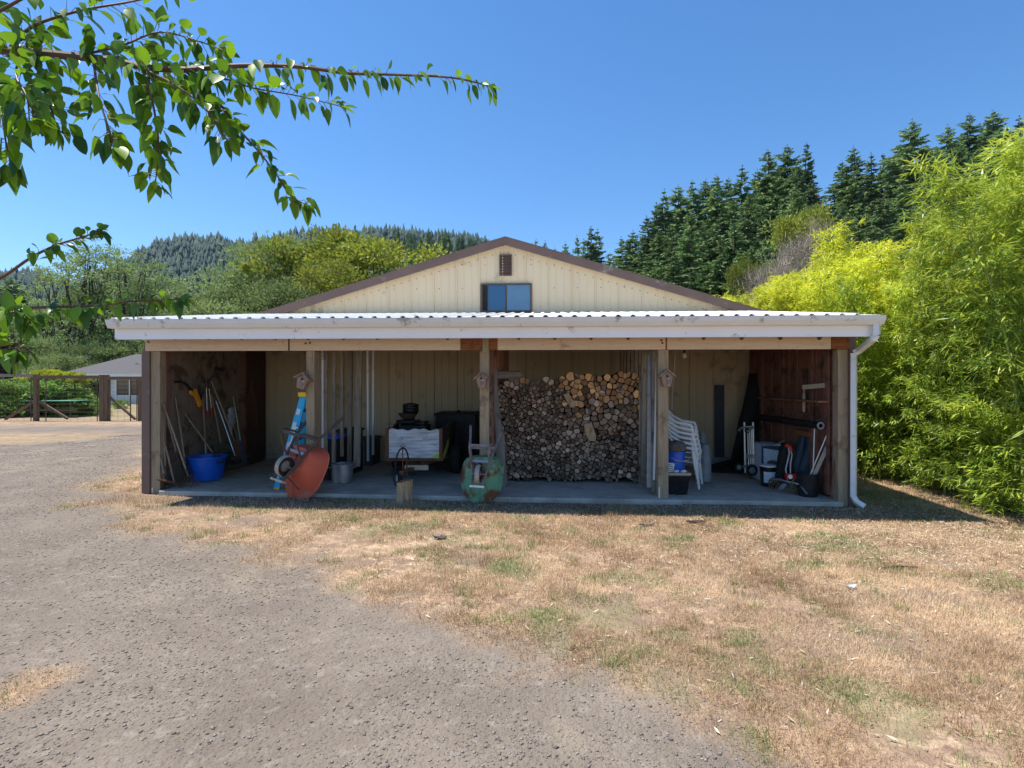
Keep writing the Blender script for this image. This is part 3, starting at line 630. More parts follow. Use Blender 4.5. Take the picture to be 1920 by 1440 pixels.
m = MB(); m.beam(A1+Vector((.0, -.06, .02)), B1+Vector((0, .04, .02)), .12, .07, (0, 0, 1)); t.part('top_cap', m, 'yellow_plastic', bevel=.01)
for f0, f1 in ((.12, .16), (.42, .50), (.62, .72), (.80, .86)):
    m = MB(); o_ = Vector((0, -.0225, 0)); m.beam(A0+(A1-A0)*f0+o_, A0+(A1-A0)*f1+o_, .004, .05, (1, 0, 0)); t.part('sticker', m, 'label_white')
m = MB(); m.beam(A0+(A1-A0)*.47+Vector((.02, -.025, 0)), A0+(A1-A0)*.66+Vector((.03, -.025, 0)), .012, .02, (1, 0, 0)); m.beam(A0+(A1-A0)*.66+Vector((-.02, -.026, 0)), A0+(A1-A0)*.66+Vector((.07, -.026, 0)), .012, .02); t.part('spreader', m, 'bright_steel')
m = MB(); m.beam(A0-Vector((.0, 0, .012)), A0+Vector((.014, 0, .04)), .04, .085, (1, 0, 0)); t.part('foot', m, 'yellow_plastic')

# ---------------------------------------------------------------- wheelbarrows (built lying normally, then stood on the nose)
def wheelbarrow(label, base, lean, yaw, roll, tray_m, frame_m, tyre_m, sc, leg_m):
    t = Thing('wheelbarrow', label, 'wheelbarrow', (0, 0, 0), 'wheelbarrows stood on end')
    def sect(x, hw, z, n=7, cr=.45):          # half-superellipse rim loop row
        return [(x, hw*math.copysign(abs(math.sin(a))**.75, math.sin(a)), z) for a in np.linspace(-math.pi/2, math.pi/2, n)]
    # tray loops: rim -> floor
    def loop(zf):      # zf 0 rim .. 1 floor
        L0, L1 = .72-.44*zf, -.12+.10*zf; W1 = .365-.12*zf; W0 = .33-.09*zf; z = .56-.27*zf
        pts = []
        for k in range(40):
            a = 2*math.pi*k/40; cx, sy = math.cos(a), math.sin(a); e = .55 if cx < 0 else .95
            X = math.copysign(abs(cx)**e, cx); Yv = math.copysign(abs(sy)**(.55 if cx < 0 else .95), sy); f = (X+1)/2
            hw = W1*(1-f**2.2)+W0*f**2.2; pts.append((L1+(L0-L1)*f, hw*Yv, z + .035*f*(1-zf)))
        return pts
    m = MB(); rows = [loop(z_) for z_ in (0, .03, .3, .6, .85, .97, 1.0)]
    rows = [r_+[r_[0]] for r_ in rows]; rows[1] = [(x*.985, y*.985, z) for x, y, z in rows[1]]
    rows[0] = [(x*1.03, y*1.03, z) for x, y, z in rows[0]]
    fl = rows[-1]; cx_ = sum(q[0] for q in fl)/len(fl); rows.append([(cx_+(x-cx_)*.5, y*.5, z) for x, y, z in fl]); rows.append([(cx_, 0, fl[0][2])]*len(fl))
    m.grid(rows); t.part('tray', m, tray_m, True, solid=.004)
    for sg in (-1, 1):
        m = MB(); m.tube([(.50, sg*.085, .145), (.25, sg*.12, .225), (0, sg*.17, .27), (-.20, sg*.22, .33), (-.64, sg*.29, .54)], .0205, 8); t.part('handle', m, frame_m, True)
        m = MB(); m.tube([(-.48, sg*.265, .465), (-.65, sg*.292, .545)], .024, 8); t.part('grip', m, 'dark_steel' if frame_m == 'barrow_frame_dark' else frame_m, True)
        m = MB(); m.tube([(.14, sg*.145, .24), (-.04, sg*.165, .04), (-.13, sg*.17, .0), (-.20, sg*.185, .05), (-.22, sg*.22, .33)], .014, 8); t.part('leg', m, leg_m, True)
        m = MB(); m.tube([(.42, sg*.10, .17), (.55, sg*.16, .43)], .009, 6); t.part('brace', m, leg_m)
    m = MB(); m.beam((-.15, -.18, .015), (-.15, .18, .015), .04, .02); t.part('leg_bar', m, leg_m)
    m = MB(); m.beam((.06, -.16, .262), (.06, .16, .262), .04, .02); t.part('cross_bar', m, 'steel')
    m = MB(); m.beam((-.19, -.22, .31), (-.19, .22, .31), .05, .02); t.part('cross_bar', m, leg_m)
    m = MB(); m.wheel((.30, 0, .15), (0, 1, 0), .158, .08, .09); m.mi = [0 if (q//26) in (0, 1, 10, 11) else 1 for q in range(len(m.mi))]; wh = t.part('wheel', m, [tyre_m, 'rubber'], True)
    m = MB(); m.lathe([(.088, -.01), (.08, .02), (.03, .035), (.03, .04), (0, .04)], (.30, 0, .15), 22, Vector((0, 1, 0)).to_track_quat('Z', 'Y').to_matrix().to_4x4())
    m.lathe([(.088, -.01), (.08, .02), (.03, .035), (.03, .04), (0, .04)], (.30, 0, .15), 22, Vector((0, -1, 0)).to_track_quat('Z', 'Y').to_matrix().to_4x4()); t.part('rim', m, 'barrow_frame_grey', parent=wh, smooth=True)
    m = MB(); m.tube([(.30, -.13, .15), (.30, .13, .15)], .009, 8); t.part('axle', m, 'steel')
    m = MB(); m.beam((.515, -.12, .145), (.515, .12, .145), .03, .07, (0, 0, 1)); t.part('nose_guard', m, 'pale_board' if frame_m == 'barrow_frame_dark' else 'white_paint')
    # orientation: forward(+x) -> down, top(+z) -> away (+w)
    lo = t.o; c_, s_ = math.cos(lean), math.sin(lean)
    fx = Vector((0, -c_, -s_)); fz = Vector((0, s_, -c_))*1.0; fz = Vector((0, s_, -c_))
    fz = fx.cross(Vector((1, 0, 0))); 
    if fz.y < 0: fz = -fz
    fy = fz.cross(fx); m3 = Matrix((fx, fy, fz)).transposed().to_4x4()
    m3 = Matrix.Rotation(yaw, 4, 'Z') @ Matrix.Rotation(roll, 4, 'Y') @ m3
    lo.matrix_world = Matrix.Translation(s2w(base)) @ ROT @ m3 @ Matrix.Scale(sc, 4)
    return t
bp_ = P(572, 876, -.10); wheelbarrow('red wheelbarrow stood on its nose against the blue ladder', (bp_[0]-.09, -.52, .835), R(68), R(-24), R(10), 'red_tray', 'barrow_frame_dark', 'pale_rubber', 1.0, 'barrow_frame_dark')
bp_ = P(903, 880, -.10); wheelbarrow('green rusty wheelbarrow stood on its nose in front of the third post', (bp_[0], -.50, .695), R(68), R(-4), R(2), 'green_tray', 'barrow_frame_grey', 'pale_rubber', .84, 'barrow_frame_grey')

# ---------------------------------------------------------------- tool bay
q = P(387, 890, .78); b = (q[0], .78, SL(q[0])+.012)
t = Thing('tub', 'large round blue plastic tub in front of the leaning tools', 'tub', b)
m = MB(); m.lathe([(0, 0), (.215, 0), (.24, .015), (.295, .36), (.318, .372), (.318, .39), (.298, .392), (.285, .36), (.23, .02), (0, .018)], b, 48); t.part('body', m, 'blue_plastic', True)
for a in (R(200), R(340)):
    m = MB(); c_ = Vector(b)+Vector((.31*math.cos(a), .31*math.sin(a), .33)); tx = Vector((-math.sin(a), math.cos(a), 0)); m.tube([c_-tx*.06, c_-tx*.05+Vector((math.cos(a)*.03, math.sin(a)*.03, -.03)), c_+tx*.05+Vector((math.cos(a)*.03, math.sin(a)*.03, -.03)), c_+tx*.06], .011, 8); t.part('handle', m, 'black', True)
GT = 'garden tools leaning on the plywood wall'
def tool(kind, label, a, bq, ha, hb, hm='tool_handle', r=.014, name=None, ends=None):
    p = Vector(PL(a[0], a[1], uL+ha)); q = Vector(PL(bq[0], bq[1], uL+hb)); t = Thing(name or kind, label, kind.replace('_', ' '), tuple(q), GT)
    m = MB(); m.tube([p, p+(q-p)*.5+Vector((.006, 0, 0)), q], [r*.85, r, r], 8); t.part('handle', m, hm, True)
    d = (q-p).normalized(); sd = d.cross(Vector((1, 0, 0))).normalized(); nn = sd.cross(d)
    if kind == 'shovel':
        m = MB(); rows = []
        for k in range(8):
            f = k/7; hw = .105*min(1, f*4+.25)*(math.sqrt(max(0, 1-max(0, f-.55)**2/.2025)) if f > .55 else 1)+.002
            rows.append([q+d*(f*.28)+sd*(hw*s_)+nn*(.022*(abs(s_)**2)) for s_ in (-1, -.6, 0, .6, 1)])
        m.grid(rows); t.part('blade', m, ends or 'dark_steel', True, solid=.003); m = MB(); m.tube([q-d*.16, q+d*.06], [.017, .02], 8); t.part('socket', m, ends or 'dark_steel', True)
    elif kind in ('pitchfork', 'garden_rake', 'leaf_rake'):
        n_ = {'pitchfork': 5, 'garden_rake': 11, 'leaf_rake': 13}[kind]
        m = MB(); m.tube([q-d*.1, q+d*.03], [.017, .016], 8); t.part('socket', m, 'dark_steel')
        m = MB(); wf = {'pitchfork': .10, 'garden_rake': .2, 'leaf_rake': .05}[kind]
        if kind != 'leaf_rake': m.tube([q+d*.03-sd*wf, q+d*.025, q+d*.03+sd*wf], .008, 6)
        for k in range(n_):
            f = 2*k/(n_-1)-1; p0 = q+d*.03+sd*wf*f
            if kind == 'pitchfork': m.tube([p0, p0+d*.12+nn*.03, p0+d*.26+nn*.02], .005, 5)
            elif kind == 'garden_rake': m.tube([p0, p0+nn*.07+d*.01], .004, 5)
            else: m.tube([p0, p0+d*.3+sd*f*.16, p0+d*.36+sd*f*.19+nn*.03], .003, 4)
        t.part('tines', m, 'rust' if ends is None else ends)
    elif kind == 'hoe':
        m = MB(); m.tube([q-d*.1, q, q+d*.05+nn*.03, q+nn*.08+d*.03], .008, 6); t.part('neck', m, 'dark_steel')
        m = MB(); m.beam(q+nn*.08+d*.03-sd*.08, q+nn*.08+d*.03+sd*.08, .006, .11, nn+d*.4); t.part('blade', m, 'rust')
    elif kind == 'broom':
        m = MB(); m.beam(q-sd*.13, q+sd*.13, .04, .06, d); t.part('block', m, 'dark_steel'); m = MB(); m.beam(q+d*.07-sd*.12, q+d*.07+sd*.12, .035, .1, d); t.part('bristles', m, 'black')
    return t
tool('pitchfork', 'long-handled fork with a red ferrule, left of the blue tub', (301.6, 745), (352, 890), .03, .38, ends='rust')
tool('hoe', 'hoe with its blade nearest the left corner post on the floor', (300.8, 802), (327, 905), .03, .20)
tool('shovel', 'shovel handle standing closest to the corner post', (302.5, 770), (311, 892), .03, .10)
tool('garden_rake', 'garden rake standing just right of the forward hoe', (311, 780), (333, 858), .02, .12)
tool('pitchfork', 'thin-handled fork with dark tines behind the blue tub, to its left', (329, 746), (347, 868), .03, .18, ends='black')
tool('garden_rake', 'slanting grey handle resting in the blue tub', (346.6, 776), (404, 856), .03, .35)
tool('shovel', 'upright rod with a silver ferrule behind the middle of the tub', (379, 741), (386, 850), .03, .1, ends='steel')
tool('leaf_rake', 'long slanting rake handle reaching highest on the wall', (396, 714), (439, 824), .05, .4)
tool('shovel', 'spade with narrow grey handle right behind the tub', (396, 740), (417, 846), .03, .15)
tool('broom', 'white-shafted broom slanting down right of the tub', (405, 752), (442, 858), .04, .4, 'bright_steel', .010)
tool('shovel', 'green-bladed shovel with green shaft beside the tub', (425, 790), (428, 846), .1, .28, 'green_metal', .013, ends='green_metal')
tool('shovel', 'blue-bladed shovel with bright white shaft, farthest right', (437, 744), (453, 842), .05, .35, 'pale_board', .011, ends='blue_metal')
tool('hoe', 'brown-handled hoe crossing behind the grey glove', (438, 798), (452, 848), .04, .25)
tool('garden_rake', 'short brown handle low in the corner by the first post', (301, 858), (309, 900), .05, .2)
# hanging things on the plywood wall
hang = Thing('pruning_saw', 'curved black-handled saw in a ragged orange cover, hung high on the wall', 'saw', PL(350, 730, uL+.05))
m = MB(); m.tube([PL(328, 716, uL+.05), PL(340, 716, uL+.05), PL(349, 720, uL+.05), PL(360, 733, uL+.05)], [.017, .018, .02, .024], 8); hang.part('handle', m, 'black', True)
out = [(354, 733), (359, 730), (363, 728.5), (366.5, 731), (367, 735), (370, 742), (373, 750), (375.5, 757), (374, 762), (371, 763), (368.5, 757), (366, 749), (362.5, 743), (358, 741), (354.5, 738)]
m = MB(); m.prism([PL(a, c_, uL+.03) for a, c_ in out], (.035, 0, 0)); hang.part('cover', m, 'orange_plastic', bevel=.004)
for k, (a, c_, e, f) in enumerate(((387, 727, 388, 770), (393, 730, 397, 766))):
    pass
lp = Thing('loppers', 'loppers with two white arms and red grips hung blade up', 'loppers', PL(390, 727, uL+.04))
for a, c_, e, f in ((387, 727, 388.5, 770), (392, 728, 396.5, 765)):
    m = MB(); m.tube([PL(a, c_, uL+.04), PL(e, f, uL+.04)], .009, 8); lp.part('arm', m, 'bright_steel', True)
    m = MB(); m.tube([PL(e, f, uL+.04), PL(e+.8, f+13, uL+.04)], .015, 8); lp.part('grip', m, 'red_plastic', True)
m = MB(); m.tube([PL(388, 728, uL+.04), PL(387, 716, uL+.04), PL(391, 711, uL+.04)], [.02, .016, .006], 8); m.tube([PL(392, 729, uL+.04), PL(395, 718, uL+.04), PL(392, 712, uL+.04)], [.02, .014, .006], 8); lp.part('blade', m, 'dark_steel', True)
cl = Thing('shears', 'dark red-handled shears hanging left of the loppers', 'shears', PL(376, 730, uL+.04))
m = MB(); m.tube([PL(374, 722, uL+.04), PL(374, 750, uL+.04)], .016, 6); m.tube([PL(380, 735, uL+.04), PL(377, 750, uL+.04)], .014, 6); cl.part('blade', m, 'black'); m = MB(); m.tube([PL(374, 751, uL+.04), PL(376, 770, uL+.04)], .015, 8); cl.part('grip', m, 'red_plastic', True)
br = Thing('rake_head', 'dark fan-shaped rake head hung at the top of the wall', 'rake', PL(410, 690, uL+.04))
m = MB(); m.beam(PL(405, 691, uL+.04), PL(417, 694, uL+.04), .05, .05); br.part('head', m, 'black'); m = MB(); m.tube([PL(407, 694, uL+.04), PL(392, 716, uL+.04)], .012, 6); m.tube([PL(414, 695, uL+.04), PL(424, 710, uL+.04)], .006, 6); br.part('handle', m, 'dark_steel')
m = MB(); rows = []; c0 = Vector(PL(434, 787, uL+.09))
for k in range(11):
    f = k/10; r_ = (.10*math.sin(math.pi*min(1, f*1.05+.08))**.6+.02)*(1+.22*math.sin(k*2.3)); rows.append([c0+Vector((r_*.35*math.cos(a), r_*math.sin(a)*(1+.12*math.sin(3*a+k)), .23-.46*f)) for a in np.linspace(0, 2*math.pi, 15)])
m.grid(rows); solo('work_glove', m, 'cloth_grey', 'crumpled grey-white cloth glove hung on a tool at the right', 'glove', tuple(c0), smooth=True)
m = MB(); tp = Vector(PL(472, 713, uL+.05))
for k in range(9):
    e = Vector(PL(461+2.7*k, 792+random.uniform(-14, 10), uL+.05+.02*math.sin(k))); m.tube([tp, tp+(e-tp)*.5+Vector((0, (k-4)*.012, 0)), e], .006, 5)
solo('rod_bundle', m, 'rust', 'fan of thin reddish rods hanging at the dark end of the wall', 'rods', tuple(tp))
# ---------------------------------------------------------------- second bay: boards, bins, pot
BG = 'boards standing on end behind the second post'
ords = ['grey-faced board with a bright white front edge, nearest the second post', 'narrow board behind the red wheelbarrow handle', 'short narrow board ending well above the floor', 'broad grey board above the metal pot', 'widest rough board of the row, reaching lowest', 'thin white strip just right of the widest board', 'last white strip of the row, deepest in the bay']
for k, (a, b_, y1, w_, mt) in enumerate(((606, 612.5, 872, .32, 'grey_wood_z'), (622, 628, 868, .75, 'grey_wood_z'), (637, 643, 856, 1.0, 'grey_wood_z'), (651, 659, 866, 1.2, 'grey_wood_z'), (664, 676, 875, 1.0, 'grey_wood_z'), (687, 691, 865, 1.9, 'white_paint'), (697, 701, 853, 2.3, 'white_paint'))):
    lo = P(a, y1, w_); hi = P(b_, 664, w_); lean_ = [0, .01, -.004, .014, .03, -.01, .004][k]; z1 = min(lz(w_)-.17, 2.62)
    m = MB(); m.prism([(lo[0]+lean_*-.5, w_, lo[2]), (hi[0]+lean_*-.5, w_, lo[2]), (hi[0]+lean_*.8, w_+.02, z1), (lo[0]+lean_*.8, w_+.02, z1)], (0, .045, 0))
    t = Thing('standing_board', ords[k], 'board', lo, BG, root=False); o = link('standing_board', m.mesh('standing_board', mt, lo)); t.place(o); finish(o, .003); tag(o, ords[k], 'board', BG)
    if k == 0:
        m = MB(); x_ = uu(602, .31); m.box((x_, .31, lo[2]-.01), (x_+.034, .325, z1)); solo('metal_strip', m, 'white_paint', 'bright white metal strip upright beside the second post', 'metal strip', (x_, .31, lo[2]), bevel=.002)
        m = MB(); a_ = Vector(P(606, 668, .28)); m.tube([a_+Vector((.04*math.cos(s_), -.02, -.03+.045*math.sin(s_)+.006*s_)) for s_ in np.linspace(0, 12, 40)], .003, 4); solo('wire_coil', m, 'black', 'coil of dark wire hung at the top of the white strip', 'wire', tuple(a_))
def bin_(name, label, px0, px1, ytop, w0, w1, body, lid, zb=None):
    a = P(px0, ytop, w0); b_ = P(px1, ytop, w0); z0 = SL(a[0])+.003; t = Thing(name, label, 'storage bin', (a[0], w0, z0)); zt = a[2]
    m = MB(); i = .03; m.prism([(a[0]+i, w0+i, z0), (b_[0]-i, w0+i, z0), (b_[0]-i, w1-i, z0), (a[0]+i, w1-i, z0)], (0, 0, zt-z0-.03)); 
    for k in range(5): x_ = a[0]+(b_[0]-a[0])*(k+.5)/5; m.box((x_-.012, w0+i-.012, z0+.04), (x_+.012, w0+i-.001, zt-.07))
    t.part('body', m, body, bevel=.015); m = MB(); m.box((a[0], w0, zt-.045), (b_[0], w1, zt-.005)); m.box((a[0]+.04, w0+.04, zt-.0045), (b_[0]-.04, w1-.04, zt+.012)); t.part('lid', m, lid, bevel=.01); return t
bin_('storage_bin', 'black storage bin with a blue lid behind the standing boards', 594, 634, 818, .9, 1.45, 'black', 'blue_plastic')
bin_('storage_bin', 'tall black storage bin behind the middle standing boards', 628, 664, 806, 1.5, 2.1, 'black', 'black')
bin_('storage_bin', 'dark blue storage bin behind the white strips', 668, 700, 822, 2.5, 3.1, 'dark_panel', 'dark_panel')
q = P(641, 900, .75); b = (q[0], .78, SL(q[0])+.002); t = Thing('stock_pot', 'dull metal stock pot on the slab beside the red wheelbarrow', 'pot', b)
m = MB(); m.lathe([(0, 0), (.155, 0), (.168, .012), (.172, .30), (.198, .305), (.198, .313), (.166, .312), (.162, .015), (0, .013)], b, 36); t.part('body', m, 'steel', True)
for s_ in (-1, 1): m = MB(); m.tube([(b[0]+s_*.172, b[1]-.05, b[2]+.24), (b[0]+s_*.215, b[1]-.045, b[2]+.25), (b[0]+s_*.215, b[1]+.045, b[2]+.25), (b[0]+s_*.172, b[1]+.05, b[2]+.24)], .006, 6); t.part('handle', m, 'steel')
# ---------------------------------------------------------------- utility trailer
w0 = 1.05; a = P(723, 804, w0); b_ = P(829.5, 864, w0); x0, x1, z1, z0 = a[0], b_[0], a[2], b_[2]; L_ = 2.1
t = Thing('utility_trailer', 'small box trailer with a weathered grey plywood front and steel frame', 'trailer', ((x0+x1)/2, w0, SL(x0)))
def wavy(xa, xb, zt, n=22, ph=0): return [(xa+(xb-xa)*k/n, zt+.012*math.sin(k*1.3+ph)+.010*math.sin(k*.6+ph*2)-.01) for k in range(n+1)]
m = MB(); pf = [(x1-.055, w0, z0+.045), (x0+.055, w0, z0+.045)]+[(x, w0, z) for x, z in wavy(x0+.055, x1-.055, z1)]; m.prism(pf, (0, .02, 0)); t.part('front_panel', m, 'weathered_ply')
m = MB()
for px, py in ((754, 823), (795, 823), (815, 835)): c_ = P(px, py, w0-.002); m.lathe([(0, .004), (.007, .003), (.009, 0)], c_, 8, Matrix.Rotation(R(90), 4, 'X'))
t.part('bolt', m, 'black').__setitem__('kind', 'stuff')
for xa, nm in ((x0, 'frame_upright'), (x1-.05, 'frame_upright')): m = MB(); m.box((xa, w0-.012, z0), (xa+.05, w0+.03, z1+.01)); t.part(nm, m, 'rust', bevel=.003)
m = MB(); m.box((x0, w0-.014, z0-.005), (x1, w0+.03, z0+.042)); t.part('bottom_rail', m, 'rust', bevel=.003)
for xa in (x1-.018, x0):
    m = MB(); pts_ = [(xa, w0+.03, z0)]+[(xa, w0+.03+(L_-.03)*k/24, z1+(.04 if k > 5 else 0)+.012*math.sin(k*1.1)) for k in range(25)]+[(xa, w0+L_, z0)]; m.prism(pts_, (.018, 0, 0)); t.part('side_panel', m, 'dark_steel', label='dark side panel')
m = MB(); m.prism([(x1+.0005, w0+.032, z0+.0), (x1+.0005, w0+.20, z0+.03), (x1+.0005, w0+.62, z0+.19), (x1+.0005, w0+.66, z0+.31), (x1+.0005, w0+.5, z0+.29), (x1+.0005, w0+.36, z0+.2), (x1+.0005, w0+.2, z0+.16), (x1+.0005, w0+.032, z0+.11)], (.002, 0, 0)); t.part('painted_sun', m, 'sun_patch_paint')  # patch of sunlight painted on the side panel as a flat polygon
m = MB(); m.prism([(x1-.054, w0-.0015, z0+.05), (x1-.054, w0-.0015, z0+.13), (x1-.10, w0-.0015, z0+.11), (x1-.16, w0-.0015, z0+.075), (x1-.24, w0-.0015, z0+.05)], (0, -.001, 0)); t.part('painted_sun', m, 'sun_patch_paint')  # same sunlight painted across the lower right corner of the front
m = MB(); m.box((x0+.02, w0+.03, z0+.02), (x1-.02, w0+L_, z0+.05)); t.part('floor', m, 'dark_steel')
for s_, xc in ((-1, x0+.03), (1, x1+.105)):
    m = MB(); m.wheel((xc, 1.85, SL(xc)+.285), (1, 0, 0), .285, .15, .19); wl = t.part('wheel', m, 'rubber', True)
    m = MB(); m.lathe([(.16, 0), (.14, .03), (.05, .045), (0, .045)], (xc, 1.85, SL(xc)+.285), 20, Matrix.Rotation(R(90*s_), 4, 'Y')); t.part('rim', m, 'white_paint', True, parent=wl)
m = MB(); m.beam((x0, 1.85, SL(x0)+.3), (x1+.1, 1.85, SL(x0)+.3), .05, .05); t.part('axle', m, 'dark_steel')
hx = P(752, 893, .25); m = MB(); m.beam((hx[0], .25, .30), (hx[0]+.30, 1.3, z0-.03), .07, .05); t.part('drawbar', m, 'rust', bevel=.004)
m = MB(); m.tube([P(755, 838, .35), P(755, 892, .35)], .009, 8); m.tube([P(762, 866, .35), P(764, 893, .35)], .012, 8); m.tube([P(752, 890, .3), P(766, 890, .3)], .012, 8); t.part('jack', m, 'rust')
m = MB(); c_ = Vector(P(763, 862, .36)); m.tube([c_+Vector((.028*math.cos(s_), 0, .035*math.sin(s_))) for s_ in np.linspace(0, 6.28, 18)], .005, 6); c_ = Vector(P(755, 836, .34)); m.tube([c_+Vector((.03*math.cos(s_), 0, .02*math.sin(s_))) for s_ in np.linspace(0, 6.28, 18)], .006, 6); t.part('chain_hook', m, 'rust')
m = MB(); m.wheel((uu(748, .5), .5, SL(x0)+.135), (.8, .35, 0), .13, .055, .07); jw = t.part('jack_wheel', m, 'rubber', True); m = MB(); m.lathe([(.06, -.03), (.05, .035), (0, .04)], (uu(748, .5), .5, SL(x0)+.135), 14, Vector((.8, .35, 0)).to_track_quat('Z', 'Y').to_matrix().to_4x4()); m.lathe([(.06, .03), (.05, -.035), (0, -.04)], (uu(748, .5), .5, SL(x0)+.135), 14, Vector((.8, .35, 0)).to_track_quat('Z', 'Y').to_matrix().to_4x4()); t.part('rim', m, 'white_paint', True, parent=jw)
m = MB(); a_ = P(759, 870, .6); b2 = P(803, 877, .6); m.beam((a_[0], .6, b2[2]), (b2[0], .62, b2[2]), .06, .075); m.box((uu(797, .6)-.01, .6, b2[2]+.04), (uu(797, .6)+.015, .64, z0)); t.part('cross_member', m, 'pale_board', bevel=.004)
m = MB(); m.tube([P(741, 888, .3), P(742, 868, .3), P(745, 852, .3), P(750, 843, .3), (P(755, 839.5, .3)), P(760, 842, .3), P(764, 850, .3), P(766, 862, .32)], .013, 8); m.tube([P(735, 893, .35), P(736, 880, .35), P(742, 877, .35), P(752, 877, .35)], .009, 6); m.tube([P(737, 885, .3), P(737, 896, .3), P(740, 906, .3), P(743, 911, .2)], .012, 8)
solo('hose_loop', m, 'rubber', 'loop of black hose hung over the trailer coupling', 'hose', P(755, 840, .3), smooth=True)
# smoker on the trailer
c_ = P(768, 797, 1.7); zb = z0+.05
t = Thing('kettle_smoker', 'black round canister smoker standing in the trailer', 'smoker', (c_[0], 1.7, zb))
Yc = 9.6; zz0 = P(768, 786, 1.7)[2]; zz1 = P(768, 756, 1.7)[2]; zz2 = P(768, 776, 1.7)[2]
m = MB(); h = (zz1-zz2); prof = [(0, 0), (.105, 0), (.14, .03)]+[(.145+.004*math.sin(k*2.4), .03+h*.75*k/14) for k in range(15)]+[(.135, h*.88), (.10, h), (0, h+.01)]
m.lathe(prof, (c_[0]+.02, 1.7, zz2), 30); t.part('canister', m, 'black_gloss', True)
m = MB(); m.lathe([(0, -.10), (.06, -.10), (.11, -.08), (.17, -.01), (.185, .012), (.18, .014), (.10, -.02), (0, -.03)], (c_[0]-.03, 1.7, zz2), 30); t.part('bowl', m, 'dark_steel', True)
m = MB(); m.lathe([(0, -.17), (.20, -.17), (.215, -.15), (.215, -.11), (.05, -.10)], (c_[0]-.02, 1.7, zz2), 24); m.box((c_[0]-.22, 1.6, zz2-.19), (c_[0]+.30, 1.95, zz2-.14)); m.box((c_[0]-.12, 1.55, zz2-.32), (c_[0]+.34, 1.95, zz2-.20)); t.part('base', m, 'black', bevel=.01)
m = MB()
for dx in (-.15, .25):
    for dy in (1.6, 1.9): m.tube([(c_[0]+dx, dy, zb), (c_[0]+dx, dy, zz2-.17)], .015, 6)
t.part('stand', m, 'dark_steel')
t = bin_('storage_bin', 'large black lidded bin behind the right of the trailer', 813, 893, 775, 2.45, 3.25, 'black', 'black')
m = MB(); c_ = P(860, 772, 2.6); m.tube([(c_[0], 2.6, c_[2]-.06), (c_[0], 2.6, c_[2]+.03)], .035, 10); t.part('knob', m, 'black')
# chopping stump
q = P(757, 934, -.28); b = (q[0], -.28, -.045); m = MB(); rows = []; 
for z_, rr in ((0, 1.12), (.05, 1.0), (.14, .95), (.24, .97), (.315, 1.0)):
    rows.append([(b[0]+.115*rr*(1+.07*math.sin(3*a+1)+.05*math.sin(7*a))*math.cos(a)+.02*z_, b[1]+.115*rr*(1+.07*math.sin(3*a+1)+.05*math.sin(7*a))*math.sin(a), b[2]+z_+(.02*math.cos(a) if z_ > .3 else 0)) for a in np.linspace(0, 2*math.pi, 37)])
top_ = rows[-1]; rows.append([(b[0]+(x-b[0])*.5, b[1]+(y-b[1])*.5, z+.002) for x, y, z in top_]); rows.append([(b[0], b[1], b[2]+.317)]*37)
m.grid(rows[:5]); m.cur = 1; m.grid(rows[4:]); solo('chopping_stump', m, ['split_wood', 'end_grain_tan'], 'short split log standing on end in the grass before the trailer', 'stump', b, smooth=True)

# ---------------------------------------------------------------- firewood stack
W1 = 1.12
ol = Vector(P(932, 903, W1)); orr = Vector(P(1207, 903, W1)); fx0, fx1 = uu(919, W1), uu(1207, W1); zf0 = SL(.5)+.01
def topz(u):
    f = (u-fx0)/(fx1-fx0); py = np.interp(f, [0, .05, .12, .22, .35, .42, .5, .6, .75, .86, .93, 1], [712, 722, 716, 710, 708, 716, 703, 703, 706, 698, 700, 716]); return EYE-(py-720)/1000*(Y0+W1)
rw = np.random.default_rng(11); seeds = []
def big_zone(u, z): 
    f = (u-fx0)/(fx1-fx0); h = (z-zf0)/1.85
    return (f > .47 and h > .44+.12*math.sin(f*9)*.5) or (h > .86 and f > .1)
tries = 0
cell = {}
while tries < 42000:
    tries += 1; u = rw.uniform(fx0, fx1); z = rw.uniform(zf0, zf0+1.95)
    if z > topz(u)-.03: continue
    r = .092 if big_zone(u, z) else .066
    r *= rw.uniform(.7, 1.25); key = (int(u/.08), int(z/.08)); ok = True
    for i in range(-2, 3):
        for j in range(-2, 3):
            for (a, c_, rr) in cell.get((key[0]+i, key[1]+j), ()):
                if (a-u)**2+(c_-z)**2 < ((r+rr)/2*.98)**2: ok = False; break
            if not ok: break
        if not ok: break
    if ok: seeds.append((u, z, r)); cell.setdefault(key, []).append((u, z, r))
sd = np.array(seeds); logs = []
